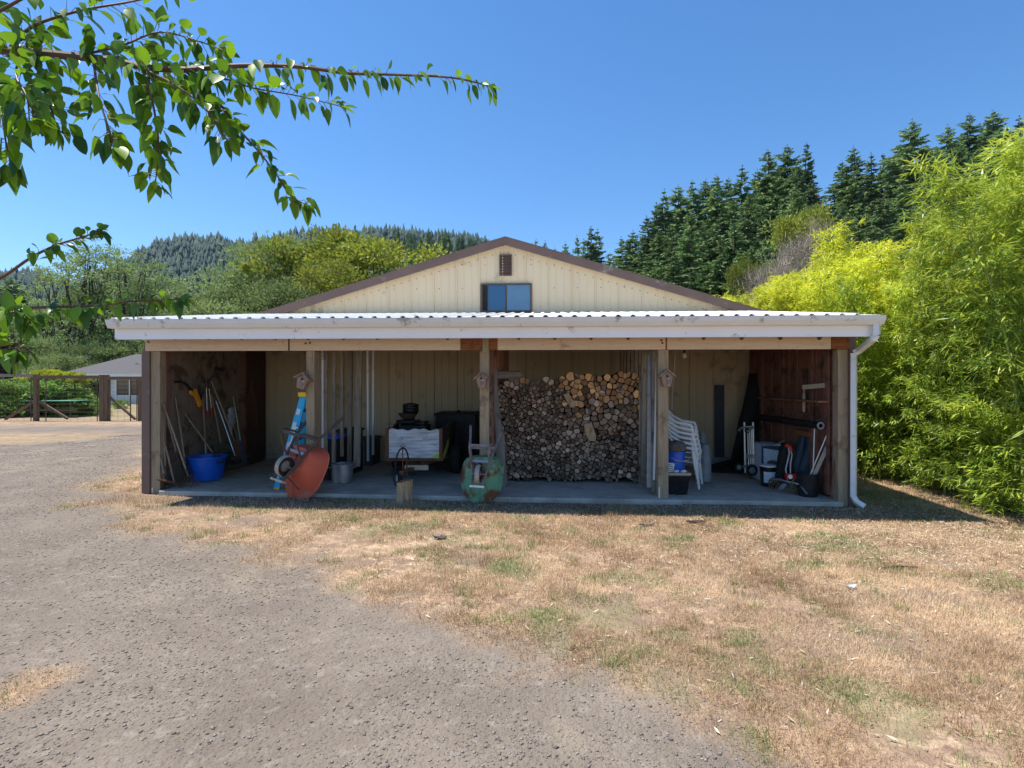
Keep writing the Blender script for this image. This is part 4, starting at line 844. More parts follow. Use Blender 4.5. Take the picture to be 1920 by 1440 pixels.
for i, (u, z, r) in enumerate(seeds):
    poly = [(u+r*.85*math.cos(a), z+r*.85*math.sin(a)) for a in np.linspace(0, 2*math.pi, 13)[:-1]]
    d2 = (sd[:, 0]-u)**2+(sd[:, 1]-z)**2; nb = np.argsort(d2)[1:14]
    for j in nb:
        du, dz = sd[j, 0]-u, sd[j, 1]-z; dd = math.hypot(du, dz); wgt = .5*dd*(1+.5*(r-sd[j, 2])/(r+sd[j, 2])); nxu, nxz = du/dd, dz/dd; lim = wgt-.0015
        new = []
        for k in range(len(poly)):
            a, c_ = poly[k], poly[(k+1) % len(poly)]; fa = (a[0]-u)*nxu+(a[1]-z)*nxz-lim; fc = (c_[0]-u)*nxu+(c_[1]-z)*nxz-lim
            if fa <= 0: new.append(a)
            if fa*fc < 0: s_ = fa/(fa-fc); new.append((a[0]+(c_[0]-a[0])*s_, a[1]+(c_[1]-a[1])*s_))
        poly = new
        if len(poly) < 3: break
    if len(poly) < 3: continue
    po = [poly[0]]
    for q in poly[1:]:
        if math.hypot(q[0]-po[-1][0], q[1]-po[-1][1]) > .012: po.append(q)
    if len(po) < 3: continue
    ch = [po]
    if rw.random() < (.35 if big_zone(u, z) else .5) and len(po) > 3:      # split through the middle: wedges
        a0 = rw.uniform(0, math.pi); nxu, nxz = math.cos(a0), math.sin(a0); off_ = rw.uniform(-.15, .15)*r; ch = []
        for sg in (1, -1):
            new = []
            for k in range(len(po)):
                a, c_ = po[k], po[(k+1) % len(po)]; fa = sg*((a[0]-u)*nxu+(a[1]-z)*nxz-off_); fc = sg*((c_[0]-u)*nxu+(c_[1]-z)*nxz-off_)
                if fa <= 0: new.append(a)
                if fa*fc < 0: s_ = fa/(fa-fc); new.append((a[0]+(c_[0]-a[0])*s_, a[1]+(c_[1]-a[1])*s_))
            if len(new) > 2: ch.append(new)
    chunks = ch
    # shrink and turn each piece a little so the packing is not perfect
    for po in chunks:
        ang = rw.normal(0, .07); sc_ = rw.uniform(.88, 1.0); cu = sum(q[0] for q in po)/len(po); cz = sum(q[1] for q in po)/len(po)
        po = [(cu+((x-cu)*math.cos(ang)-(y_-cz)*math.sin(ang))*sc_, cz+((x-cu)*math.sin(ang)+(y_-cz)*math.cos(ang))*sc_) for x, y_ in po]
        if min(q[1] for q in po) < SL(u): continue
        ar = abs(sum(po[k][0]*po[(k+1) % len(po)][1]-po[(k+1) % len(po)][0]*po[k][1] for k in range(len(po))))/2
        f = (u-fx0)/(fx1-fx0); hh = (z-zf0)/1.85
        tan_ = (f > .45 and hh > .60+.08*math.sin(f*14)) or (f > .88 and hh > .5); 
        tan_ = rw.random() < (min(1, max(0, (hh-.56)*3.2))*(.92 if f > .45 else 0) if f > .42 else .10*(hh > .7))
        dep = W1+rw.normal(0, .022)+(.14 if (.68 < f < .86 and .37 < hh < .46) else 0)+(.12*max(0, hh-.85)*3 if f < .45 else 0)
        logs.append((ar, po, dep, bool(tan_), bool(big_zone(u, z)), rw.random()))
logs.sort(key=lambda a: -a[0])
def log_mb(mb, po, dep, tlt, ln=.38):
    n = len(po); cu = sum(q[0] for q in po)/n; cz = sum(q[1] for q in po)/n
    fr = [(cu+(x-cu)*.93, dep+tlt*(x-cu), cz+(y_-cz)*.93) for x, y_ in po]; bk = [(x, dep+.012+tlt*(x-cu), y_) for x, y_ in po]; en = [(x, dep+ln, y_) for x, y_ in po]
    mb.cur = 0; k0 = len(mb.v); mb._a(fr+bk+en, []); 
    mb._a([], []); 
    mb.f.append(tuple(range(k0, k0+n))); mb.mi.append(0)
    for a_, c_, mi_ in ((0, n, 0), (n, 2*n, 1)):
        for k in range(n): mb.f.append((k0+a_+k, k0+a_+(k+1) % n, k0+c_+(k+1) % n, k0+c_+k)); mb.mi.append(mi_)
    mb.f.append(tuple(range(k0+2*n, k0+3*n))[::-1]); mb.mi.append(1)
LG = {True: ('freshly split tan log end in the upper right of the firewood stack', 'fresh split logs of the stack'), False: ('weathered grey-brown log end among the older firewood of the stack', 'weathered split logs of the stack')}
for ar, po, dep, tan_, bigz, rr in logs[:296]:
    m = MB(); log_mb(m, po, dep, rw.normal(0, .12)); cu = sum(q[0] for q in po)/len(po); cz = sum(q[1] for q in po)/len(po); b = (cu, dep, cz)
    t = Thing('', '', '', b, root=False); o = link('firewood_log', tinted(m.mesh('firewood_log', ['end_grain_tan' if tan_ else 'end_grain_grey', 'log_side'], b), [rr**1.6])); t.place(o); tag(o, LG[tan_][0], 'log', LG[tan_][1])
m = MB()
for ar, po, dep, tan_, bigz, rr in logs[296:]: log_mb(m, po, dep, rw.normal(0, .12))
fp = solo('firewood_pile', m, ['end_grain_grey', 'log_side'], 'stacked small weathered split firewood filling the third bay', 'firewood', (0, W1, 0), kind='stuff')
tinted(fp.data, [a_[5]**2.2*.9 for a_ in logs[296:] for k in range(2*len(a_[1])+2)])
m = MB(); m.box((fx0+.02, W1+.4, SL(.5)+.003), (fx1-.02, W1+.46, topz(fx0+.2)-.2)); m.box((fx0, W1+.5, SL(.5)+.004), (fx1-.02, W1+1.2, 1.3))
solo('firewood_back_row', m, 'log_side', 'dark back rows of stacked firewood seen through the gaps', 'firewood', (0, W1, 0), kind='stuff')
def loose(label, pts, w_, th, mt):
    m = MB(); m.prism([P(a, c_, w_) for a, c_ in pts], (0, th, 0)); solo('firewood_log', m, mt, label, 'log', P(pts[0][0], pts[0][1], w_), bevel=.006)
loose('pale split stick lying aslant across the face of the firewood', [(1056, 740), (1066, 736), (1079, 757), (1078, 764), (1070, 764)], W1-.07, .06, 'split_wood')
loose('broad split log standing aslant at the middle of the firewood', [(1095, 795), (1110, 793), (1118, 818), (1117, 828), (1104, 826), (1097, 812)], W1-.09, .08, 'split_wood')
m = MB(); a_ = Vector(P(930, 703, W1-.1)); b_ = Vector(P(979, 702, W1+.05)); m.tube([a_, a_+(b_-a_)*.3, a_+(b_-a_)*.9, b_], [.065, .07, .062, .03], 9); solo('firewood_log', m, 'slab_wood', 'long barked log laid level at the top left of the firewood', 'log', tuple(a_))
out = [(926, 690.5), (929.5, 690), (931.5, 692), (932, 720), (935.5, 760), (938, 785), (941, 800), (946, 822), (947.5, 850), (949, 880), (950.5, 905), (947, 916), (930, 917), (931, 880), (930, 850), (929, 815), (927, 790), (924, 760), (921.5, 730), (921, 705)]
m = MB(); m.prism([P(a, c_, .62) for a, c_ in out], (0, .07, 0)); solo('driftwood_slab', m, 'slab_wood', 'tall warped grey wood slab leaning between third post and firewood', 'wood slab', P(938, 917, .62), bevel=.012)
# trims beside the fourth post
m = MB(); p_, q_ = Vector(P(1219, 664, .42)), Vector(P(1217, 914, .30)); m.beam(q_, p_, .075, .03, (0, 1, 0)); solo('metal_strip', m, 'steel', 'wide spotted metal strip standing left of the fourth post', 'metal strip', tuple(q_), bevel=.004)
m = MB(); p_, q_ = Vector(P(1232, 664, .2)), Vector(P(1226, 900, .15)); m.beam(q_, p_, .028, .03, (0, 1, 0)); solo('metal_strip', m, 'white_paint', 'thin white strip leaning just left of the fourth post', 'metal strip', tuple(q_), bevel=.003)
m = MB(); p_, q_ = Vector(P(1210, 664, .65)), Vector(P(1206, 832, .6)); m.beam(q_, p_, .05, .03, (0, 1, 0)); solo('standing_board', m, 'grey_wood_z', 'short grey board fixed high beside the firewood, right side', 'board', tuple(q_), bevel=.003)

# ---------------------------------------------------------------- fourth bay
def chair_parts(t, b):
    bx, bw, bz = b
    def c(x, y, z): return (bx+x, bw+y, bz+z)
    for sg in (-1, 1):
        m = MB(); m.tube([c(.24, sg*.25, 0), c(.22, sg*.235, .2), c(.20, sg*.225, .40), c(.215, sg*.255, .56), c(.19, sg*.265, .625), c(.12, sg*.265, .64), c(-.02, sg*.26, .66), c(-.16, sg*.25, .74), c(-.25, sg*.215, .85)], [.02, .022, .024, .024, .024, .024, .022, .02, .018], 8); t.part('armrest', m, 'plastic_white', True)
        m = MB(); m.tube([c(-.29, sg*.24, 0), c(-.25, sg*.225, .2), c(-.20, sg*.21, .42)], [.02, .022, .024], 8); t.part('leg', m, 'plastic_white', True)
    m = MB()
    m.grid([[c(x, y, .42+.03*(x/.25)**2*(x > 0)*-.5-.012*(1-(y/.23)**2)) for y in np.linspace(-.23, .23, 7)] for x in np.linspace(-.2, .24, 6)]); t.part('seat', m, 'plastic_white', True, solid=.012)
    m = MB()
    for y in np.linspace(-.16, .16, 6): m.prism([c(-.195, y-.018, .43), c(-.195, y+.018, .43), c(-.285, y*1.1+.02, .84), c(-.285, y*1.1-.02, .84)], (-.01, 0, .002))
    m.grid([[c(-.245-.02*k-.03*(1-(y/.22)**2), y, .80+.035*k+.03*(1-(y/.22)**2)) for y in np.linspace(-.225, .225, 9)] for k in range(3)]); t.part('backrest', m, 'plastic_white', True, solid=.008)
cb = uu(1283, 1.05); CL = ['bottom', 'second lowest', 'third lowest', 'fourth lowest', 'second from the top', 'topmost']
for k in range(6):
    b = (cb-.015*k, 1.0, SL(cb)+.003+.078*k); t = Thing('plastic_chair', ('white plastic garden chair, %s of the stack by the fourth post' % CL[k]), 'chair', b, 'stacked white plastic chairs')
    chair_parts(t, b); t.o.rotation_euler.z = -TH-R(22)
b = P(1256, 905, 1.25); b = (b[0]-.1, 1.35, SL(b[0])+.003); t = Thing('plastic_chair', 'separate white plastic chair mostly hidden behind the fourth post', 'chair', b); chair_parts(t, b); t.o.rotation_euler.z = -TH-R(10)
m = MB(); q = P(1257, 770, 1.9); m.box((uu(1253, 1.9)-.1, 1.9, SL(2)+.003), (uu(1261, 1.9), 1.94, q[2])); solo('blue_panel', m, 'grey_pvc', 'teal-grey panel standing behind the white chairs', 'panel', (q[0], 1.9, 0), bevel=.01)
# tote, bucket, bag, twine
a = P(1240, 882, .22); b_ = P(1296, 882, .22); z0 = SL(a[0])-.003; ztop = P(1270, 888, .22)[2]
t = Thing('storage_tote', 'black tote with a yellow lid on the slab beside the fourth post', 'tote', (a[0], .22, z0)); m = MB(); m.prism([(a[0]+.03, .25, z0), (b_[0]-.05, .25, z0), (b_[0]-.05, .55, z0), (a[0]+.03, .55, z0)], (0, 0, .001))
m = MB(); m._a([(a[0]+.03, .25, z0), (b_[0]-.045, .25, z0), (b_[0]-.045, .56, z0), (a[0]+.03, .56, z0), (a[0], .22, ztop-.03), (b_[0]-.015, .22, ztop-.03), (b_[0]-.015, .6, ztop-.03), (a[0], .6, ztop-.03)], [(0,3,2,1),(4,5,6,7),(0,1,5,4),(1,2,6,5),(2,3,7,6),(3,0,4,7)])
t.part('body', m, 'black_gloss', bevel=.012); m = MB(); m.box((a[0]-.01, .205, ztop-.028), (b_[0], .615, ztop+.008)); t.part('lid', m, 'pale_board', bevel=.006, label='yellowish lid')
c_ = P(1268, 880, .36); c_ = (c_[0]+.005, .40, ztop+.009); t = Thing('bucket', 'bright blue bucket standing on the yellow-lidded tote', 'bucket', c_)
m = MB(); m.lathe([(0, 0), (.115, 0), (.122, .01), (.131, .15), (.138, .155), (.138, .165), (.132, .17), (.139, .285), (.146, .29), (.146, .305), (.134, .305), (.118, .012), (0, .01)], c_, 32); t.part('body', m, 'blue_plastic', True)
m = MB(); m.tube([(c_[0]-.135, c_[1]-.03, c_[2]+.25), (c_[0]-.05, c_[1]-.15, c_[2]+.19), (c_[0]+.06, c_[1]-.155, c_[2]+.17), (c_[0]+.17, c_[1]-.1, c_[2]+.19), (c_[0]+.2, c_[1]-.02, c_[2]+.2)], .006, 6); t.part('bail', m, 'rope', True)
cc = (c_[0]+.0, c_[1], c_[2]+.36); m = MB(); rows = []
for i in range(13):
    th_ = math.pi*i/12; rows.append([(cc[0]+(.15+.018*math.sin(5*a+3*th_))*math.sin(th_)*math.cos(a), cc[1]+.14*math.sin(th_)*math.sin(a), cc[2]+(.105+.012*math.sin(4*a+i))*math.cos(th_)) for a in np.linspace(0, 2*math.pi, 22)])
m.grid(rows); 
for k in range(26):
    a = random.uniform(0, 6.28); e = random.uniform(-.3, 1); n_ = Vector((math.cos(a), math.sin(a), e)).normalized(); p_ = Vector(cc)+Vector((n_.x*.14, n_.y*.13, n_.z*.10)); tt = Vector((random.uniform(-1, 1), random.uniform(-1, 1), random.uniform(-1, 1)))*.12; m.tube([p_-tt*.5-n_*.01, p_+n_*.012, p_+tt*.5-n_*.01], .004, 4)
solo('twine_ball', m, 'twine', 'tangled grey-brown ball of twine on top of the blue bucket', 'twine', cc, smooth=True)
m = MB(); c2 = Vector(P(1254, 884, .3)); c2.z = ztop+.009; m._a([c2+Vector(q) for q in ((-.11,-.03,0),(.06,-.03,0),(.06,.05,0),(-.11,.05,0),(-.10,-.03,.155),(.085,-.04,.135),(.085,0,.14),(-.10,0,.16))], [(0,3,2,1),(4,5,6,7),(0,1,5,4),(1,2,6,5),(2,3,7,6),(3,0,4,7)])
bag = Thing('paper_bag', 'small white printed bag leaning on the blue bucket', 'bag', tuple(c2)); bag.part('body', m, 'label_white', bevel=.008)
m = MB(); 
for k in range(4): m.box((c2.x-.01-.01*(k % 2), c2.y-.0365, c2.z+.03+.028*k), (c2.x+.055, c2.y-.035, c2.z+.038+.028*k))
bag.part('print', m, 'blue_metal')
for k, (px, nm) in enumerate(((1268, 'crumpled white paper scrap lying left on the tote lid'), (1282, 'white lump lying right on the tote lid'))):
    c3 = Vector(P(px, 884, .25)); c3.z = ztop+.03; m = MB(); m.grid([[c3+Vector(((.04+.012*math.sin(7*a+i))*math.sin(th_)*math.cos(a), .03*math.sin(th_)*math.sin(a), .022*math.cos(th_))) for a in np.linspace(0, 2*math.pi, 11)] for i, th_ in enumerate(np.linspace(0, math.pi, 7))]); solo('paper_scrap', m, 'plastic_white', nm, 'scrap', tuple(c3))
# rope, bulb
m = MB(); m.tube([P(1266, 663, .9), P(1262, 720, .95), P(1260, 768, 1.0)], .006, 6); solo('rope', m, 'rope', 'thin pale rope hanging down to the white chairs', 'rope', P(1266, 663, .9))
c_ = P(1283, 667.5, 1.0); t = Thing('ceiling_bulb', 'small round bulb under the shed roof in the right bay', 'lamp', c_); m = MB(); m.lathe([(0, -.04), (.022, -.035), (.036, -.01), (.034, .012), (.02, .035), (.014, .05)], c_, 16); t.part('bulb', m, 'bulb', True); m = MB(); m.lathe([(.018, .045), (.02, .09), (0, .09)], c_, 12); m.tube([(c_[0], c_[1], c_[2]+.08), (c_[0], c_[1], lz(1.0)-.02)], .008, 6); t.part('socket', m, 'black')
# grey pipes, dark panel, tarp
for k, (px, wd_, lab) in enumerate(((1322, .10, 'rounded grey plastic sheet roll standing beside the white chairs'), (1317, .07, 'shorter grey sheet roll behind the white chairs'))):
    c_ = P(px, 895, 1.35+.25*k); m = MB(); zt = P(px, 832-20*k, 1.35)[2]; m.lathe([(wd_, SL(2)+.004), (wd_*1.02, zt*.6), (wd_*.8, zt-.05), (wd_*.45, zt), (0, zt)], (c_[0], 1.35+.25*k, 0), 18); solo('sheet_roll', m, 'grey_pvc', lab, 'roll', (c_[0], 1.35+.25*k, 0), smooth=True)
m = MB(); a_ = P(1341, 722, D-.12); b_ = P(1359, 722, D-.12); m.box((a_[0], D-.10, .16), (b_[0], D-.06, a_[2])); solo('dark_panel', m, 'dark_panel', 'tall narrow dark panel standing against the beige back wall', 'panel', (a_[0], D-.1, .16), bevel=.006)
m = MB(); rows = []
prof = [(0, 1405, 1450, 700), (.12, 1402, 1450, 725), (.3, 1395, 1455, 760), (.5, 1385, 1450, 795), (.7, 1378, 1445, 825), (1, 1366, 1445, 868)]
for f, pa, pb, py in prof:
    w_ = 2.95-.35*f; rows.append([(lambda q, s_: (q[0], w_+.06*math.sin(s_*9+f*5)+.35*abs(s_-.4)*0, q[2]))(P(pa+(pb-pa)*s_, py, w_), s_) for s_ in np.linspace(0, 1, 12)])
m.grid(rows); solo('black_tarp', m, 'tarp_black', 'black tarp draped in the dark far corner of the right bay', 'tarp', P(1400, 868, 2.6), smooth=True, solid=.02)
m = MB(); c_ = P(1370, 876, 2.7); m.grid([[(c_[0]+.55*math.cos(a)*r_*1.0, 2.65+.35*math.sin(a)*r_, SL(3)+.005+.16*(1-r_)**.7*(1+.3*math.sin(5*a))) for a in np.linspace(0, 6.283, 30)] for r_ in np.linspace(1, 0, 7)]); solo('folded_tarp', m, 'tarp_black', 'heap of black sheeting on the floor by the back wall', 'tarp', (c_[0], 2.6, 0), smooth=True)
# hand truck
b = P(1402, 889, 1.75); zb = SL(b[0])+.003; t = Thing('hand_truck', 'silver convertible hand truck standing upright with black wheels', 'hand truck', (b[0], 1.75, zb))
for px in (1397.5, 1414): m = MB(); m.tube([(uu(px, 1.75), 1.75, zb+.1), (uu(px, 1.75), 1.80, P(px, 792, 1.75)[2])], .019, 10); t.part('upright', m, 'bright_steel', True)
for px in (1403.5, 1407, 1410.5): m = MB(); m.tube([(uu(px, 1.77), 1.77, zb+.2), (uu(px, 1.77), 1.80, P(px, 806, 1.75)[2])], .009, 8); t.part('inner_bar', m, 'bright_steel', True)
m = MB()
for py in (800, 853, 857): m.beam(P(1397, py, 1.76), P(1414.5, py, 1.76), .03, .025)
t.part('cross_bar', m, 'steel', bevel=.004)
for px, py, r_, nm in ((1385, 806, .04, 'caster'), (1401, 808, .04, 'caster'), (1385, 876, .075, 'wheel'), (1410, 882, .105, 'wheel')):
    c_ = P(px, py, 1.66); m = MB(); m.wheel(c_, (.25, -1, 0), r_, r_*.5, .045); wl = t.part(nm, m, 'rubber', True); m = MB(); m.lathe([(r_*.62, .01), (r_*.5, .022), (0, .026)], c_, 18, Vector((.25, -1, 0)).to_track_quat('Z', 'Y').to_matrix().to_4x4()); t.part('hub', m, 'steel', True, parent=wl)
m = MB(); m.beam(P(1384, 804, 1.7), P(1398, 801, 1.74), .03, .03); m.beam(P(1401, 806, 1.7), P(1413, 801, 1.74), .03, .03); m.beam(P(1386, 876, 1.7), P(1399, 874, 1.74), .05, .04); t.part('bracket', m, 'steel')
# white box, paint bucket
a = P(1428, 833, 1.5); b_ = P(1466, 890, 1.5); z0 = SL(a[0])+.004; t = Thing('appliance_box', 'white printed cardboard box behind the black paint bucket', 'box', (a[0], 1.5, z0)); m = MB(); m.box((a[0], 1.5, z0), (b_[0], 1.95, a[2])); t.part('body', m, 'label_white', bevel=.006)
m = MB(); m.prism([P(1430, 835, 1.498), P(1466, 836, 1.498), P(1466, 846, 1.498), P(1430, 840, 1.498)], (0, -.002, 0)); m.box((a[0]-.004, 1.494, z0), (a[0]+.03, 1.4995, a[2]-.01)); t.part('print', m, 'blue_metal')
m = MB(); c_ = P(1448, 868, 1.496); m.lathe([(0, .002), (.07, .002), (.09, 0)], c_, 14, Matrix.Rotation(R(90), 4, 'X') @ Matrix.Diagonal((1, .55, 1, 1))); t.part('picture', m, 'twine')
b = P(1441, 900, 1.12); c_ = (b[0], 1.12, SL(b[0])+.004); t = Thing('paint_bucket', 'black paint bucket with a white label and pale lid', 'bucket', c_)
m = MB(); m.lathe([(0, 0), (.115, 0), (.12, .01), (.135, .30), (.142, .30), (.142, .33), (.135, .33)], c_, 30); t.part('body', m, 'black_gloss', True); m = MB(); m.lathe([(.1435, .318), (.1435, .336), (.13, .340), (0, .338)], c_, 30); t.part('lid', m, 'plastic_white', True)
m = MB(); m.grid([[(c_[0]+(.126+.015*z_/.3)*math.cos(a), c_[1]+(.126+.015*z_/.3)*math.sin(a), c_[2]+z_) for a in np.linspace(R(215), R(310), 14)] for z_ in (.06, .24)]); t.part('label_sheet', m, 'label_white', True)
# wheel cultivator / edger with spoked wheels
t = Thing('walk_behind_edger', 'small grey walk-behind machine with red grips and two brown spoked wheels', 'garden machine', (uu(1480, .6), .6, SL(4)))
def spoked(px, py, w_, r_, ax):
    c_ = Vector(P(px, py, w_)); c_.z = SL(c_.x)+r_+.002; m4 = Vector(ax).to_track_quat('Z', 'Y').to_matrix().to_4x4(); m = MB()
    m.lathe([(r_, -.015), (r_, .015), (r_*.84, .012), (r_*.84, -.012)], c_, 30, m4, True); m.lathe([(.03, -.02), (.03, .02), (0, .02)], c_, 12, m4)
    for k in range(8): a = k*math.pi/4; v = m4 @ Vector((math.cos(a), math.sin(a), 0)); m.beam(c_, c_+v*r_*.86, .018, .012, m4 @ Vector((0, 0, 1)))
    t.part('wheel', m, 'wheel_brown', bevel=.002); return c_
M['wheel_brown'] = mat('wheel_brown', (.16, .12, .05), .6)
c1 = spoked(1495, 910, .45, .125, (.35, -1, 0)); c2 = spoked(1450, 906, .85, .09, (.35, -1, 0))
m = MB(); m.tube([P(1445, 898, .8), P(1462, 899, .6), P(1480, 904, .45), P(1499, 908, .35)], .016, 8); t.part('chassis', m, 'steel', True)
m = MB(); m.tube([P(1499, 908, .35), P(1513, 925.5, .2)], .014, 8); t.part('arm', m, 'steel'); m = MB(); m.beam(P(1463, 916, .45), P(1472, 908, .5), .06, .02); t.part('plate', m, 'bright_steel')
m = MB(); m.tube([P(1477, 902, .5), P(1473, 880, .52), P(1480, 850, .55), P(1478, 838, .55)], .014, 8); m.tube([P(1482, 895, .5), P(1482, 870, .52), P(1485, 852, .55), P(1480, 840, .55)], .012, 8); t.part('handle_bar', m, 'steel', True)
m = MB(); m.tube([P(1473, 834, .55), P(1480, 838, .55), P(1484, 845, .53)], .026, 8); t.part('grip', m, 'red_plastic', True); m = MB(); c_ = Vector(P(1484, 894, .48)); m.box(c_-Vector((.09, .04, .04)), c_+Vector((.09, .05, .05))); t.part('motor_housing', m, 'red_plastic', bevel=.02); m = MB(); m.lathe([(0, .012), (.03, .01), (.035, 0)], P(1482, 894, .435), 14, Matrix.Rotation(R(90), 4, 'X')); t.part('cap', m, 'white_paint')
# black bag standing between box and edger
def sack(label, pts, w_, rx, mt, name='black_sack', cat='bag'):
    m = MB(); rows = []
    for k, (px, py, hw) in enumerate(pts): c_ = Vector(P(px, py, w_)); rows.append([c_+Vector((hw*.0093*math.cos(a)*(1+.1*math.sin(3*a+k)), rx*math.sin(a)*(1+.12*math.sin(2*a+k*1.7)), 0)) for a in np.linspace(0, 2*math.pi, 17)])
    m.grid([[rows[0][0]*0+sum(rows[0], Vector())/17]*17]+rows+[[sum(rows[-1], Vector())/17]*17]); solo(name, m, mt, label, cat, P(pts[-1][0], pts[-1][1], w_), smooth=True)
sack('slim black bag standing between white box and edger', [(1470, 832, 3), (1469, 842, 6), (1467, 860, 8), (1464, 880, 8.5), (1463, 897, 9)], .95, .08, 'tarp_black')
sack('left dark blue wader leg hanging behind the pipes', [(1505, 818, 4), (1503, 830, 6), (1499, 850, 6.5), (1494, 870, 7), (1498, 890, 7)], .95, .07, 'dark_blue_cloth', 'wader', 'waders')
sack('right crumpled dark blue wader leg hanging behind the pipes', [(1518, 820, 6), (1520, 838, 8), (1514, 856, 9), (1508, 876, 10), (1512, 893, 9)], .85, .07, 'dark_blue_cloth', 'wader', 'waders')
# black bin with pipes
b = P(1518, 922, .30); c_ = (b[0], .36, SL(b[0])-.005); t = Thing('bucket', 'tall black bucket holding several long pale pipes', 'bucket', c_); m = MB(); m.lathe([(0, 0), (.125, 0), (.13, .01), (.136, .12), (.142, .125), (.142, .14), (.137, .145), (.143, .25), (.148, .255), (.148, .27), (.144, .275), (.15, .325), (.155, .33), (.155, .345), (.145, .345), (.125, .02), (0, .02)], c_, 32); t.part('body', m, 'black', True)
PG = 'pipes standing in the black bucket'
for k, (bx, by, tx, ty, r_, mt, lab) in enumerate(((1513, 905, 1556, 801, .010, 'bright_steel', 'thin bright pipe, uppermost of the slanting pipes in the bucket'), (1518, 905, 1564, 806, .014, 'pale_board', 'cream pipe in the middle of the slanting pipes'), (1522, 905, 1567, 809, .016, 'pale_board', 'thick cream pipe lowest of the slanting pipes'), (1520, 905, 1562, 812, .009, 'bright_steel', 'thin grey pipe between the cream pipes'))):
    p_ = Vector(P(bx, by, .36)); q_ = Vector(P(tx, ty, .30)); m = MB(); m.tube([p_, q_], r_, 8); m.tube([q_-(q_-p_).normalized()*.02, q_+(q_-p_).normalized()*.006], r_*1.15, 8); solo('pipe', m, mt, lab, 'pipe', tuple(p_), PG, smooth=True)
m = MB(); m.tube([P(1524, 905, .42), P(1527.5, 792, .40)], .009, 8); solo('pipe', m, 'plastic_white', 'single white rod standing straight up from the black bucket', 'pipe', P(1524, 905, .42), PG, smooth=True)
m = MB(); m.tube([P(1557, 935, .0), P(1569.5, 830, .12)], .011, 8); solo('steel_bar', m, 'rust', 'dark rusty bar leaning beside the right corner post', 'bar', P(1557, 935, 0), smooth=True)
# corrugated pipe on the wall
p_, q_ = Vector(PL(1424, 782, uR-.17)), Vector(PL(1538, 798, uR-.17)); m = MB(); n_ = 70; m.tube([p_+(q_-p_)*k/n_ for k in range(n_+1)], [.052+(.006 if k % 2 else 0) for k in range(n_+1)], 16, False); pp = Thing('drain_pipe', 'black corrugated drain pipe lying along the red board wall', 'pipe', tuple(q_)); pp.part('body', m, 'black', True)
m = MB(); m.lathe([(.052, 0), (.056, .01), (.03, .012), (.03, 0)], q_+(q_-p_).normalized()*.004, 18, (q_-p_).to_track_quat('Z', 'Y').to_matrix().to_4x4()); pp.part('end_ring', m, 'grey_pvc', True)
for w_ in (.9, 2.0): m = MB(); z_ = p_.z+(q_.z-p_.z)*(p_.y-w_)/(p_.y-q_.y) if abs(p_.y-q_.y) > .1 else p_.z; m.box((uR-.22, w_, z_-.085), (uR-.05, w_+.03, z_-.06)); barn.part('pipe_bracket', m, 'dark_steel')
m = MB(); m.prism([P(1504, 722, .75), P(1553, 717.5, .28), P(1553, 726.5, .28), P(1504, 730.5, .75)], (.03, .05, 0)); solo('short_plank', m, 'pale_board', 'short pale plank on nails above the shelf of the right wall', 'plank', P(1504, 722, .7), bevel=.003)
c_ = Vector(P(1507.5, 736, .85)); m = MB(); m.lathe([(0, 0), (.012, 0), (.014, -.02), (.022, -.035), (.024, -.20), (.023, -.28), (.018, -.31), (0, -.315)], c_, 16); m.tube([c_, c_+Vector((.0, 0, .06))], .007, 6); solo('rain_gauge', m, 'pale_board', 'brown cylindrical feeder tube hanging below the pale plank', 'tube', tuple(c_), smooth=True)
m = MB(); m.tube([P(1428, 836, 1.3), P(1456, 833, 1.3), P(1466, 828, 1.3), P(1472, 826, 1.3)], .012, 7); solo('stick', m, 'tool_handle', 'thin curved stick lying over the white box', 'stick', P(1428, 836, 1.3))
# lawn bits
def bit(name, label, cat, px, py, sx, sy, mt, ang=0):
    X, Y = gp(px, py); z = float(Gh(X, Y))+.015; m = MB(); ring = [(X+sx*(1+.25*math.sin(3*a+px))*math.cos(a)*math.cos(ang)-sy*math.sin(a)*math.sin(ang), Y+sx*math.cos(a)*math.sin(ang)+sy*(1+.2*math.sin(2*a))*math.sin(a)*math.cos(ang), z+.012*math.sin(2*a+1)) for a in np.linspace(0, 2*math.pi, 10)[:-1]]
    m.prism(ring, (0, 0, .012)); solo(name, m, mt, label, cat, (X, Y, z), frame='W')
bit('paper_scrap', 'white scrap lying alone on the dry lawn, right of centre', 'scrap', 1596, 1090, .045, .02, 'paper')
bit('bark_chip', 'dark bark chip lying on the grass before the trailer', 'bark chip', 826, 1005, .06, .03, 'log_side')
bit('bark_chip', 'pale bark chip beside the darker chip before the trailer', 'bark chip', 819, 1002, .05, .02, 'slab_wood', .4)
bit('bark_chip', 'long split wood chip on the grass below the fourth post', 'bark chip', 1213, 976, .10, .025, 'slab_wood', .3)
bit('bark_chip', 'dark bark piece on the grass right of the split chip', 'bark chip', 1305, 972, .12, .02, 'log_side', .1)
X, Y = gp(1650, 1051); X2, Y2 = gp(1722, 1049); z = float(Gh(X, Y)); m = MB(); m.tube([(X, Y, z+.012), ((X+X2)/2, Y+.03, z+.02), (X2, Y2, z+.012)], [.006, .009, .004], 6); solo('stick', m, 'log_side', 'thin dark stick lying on the lawn at the right', 'stick', (X, Y, z), frame='W')

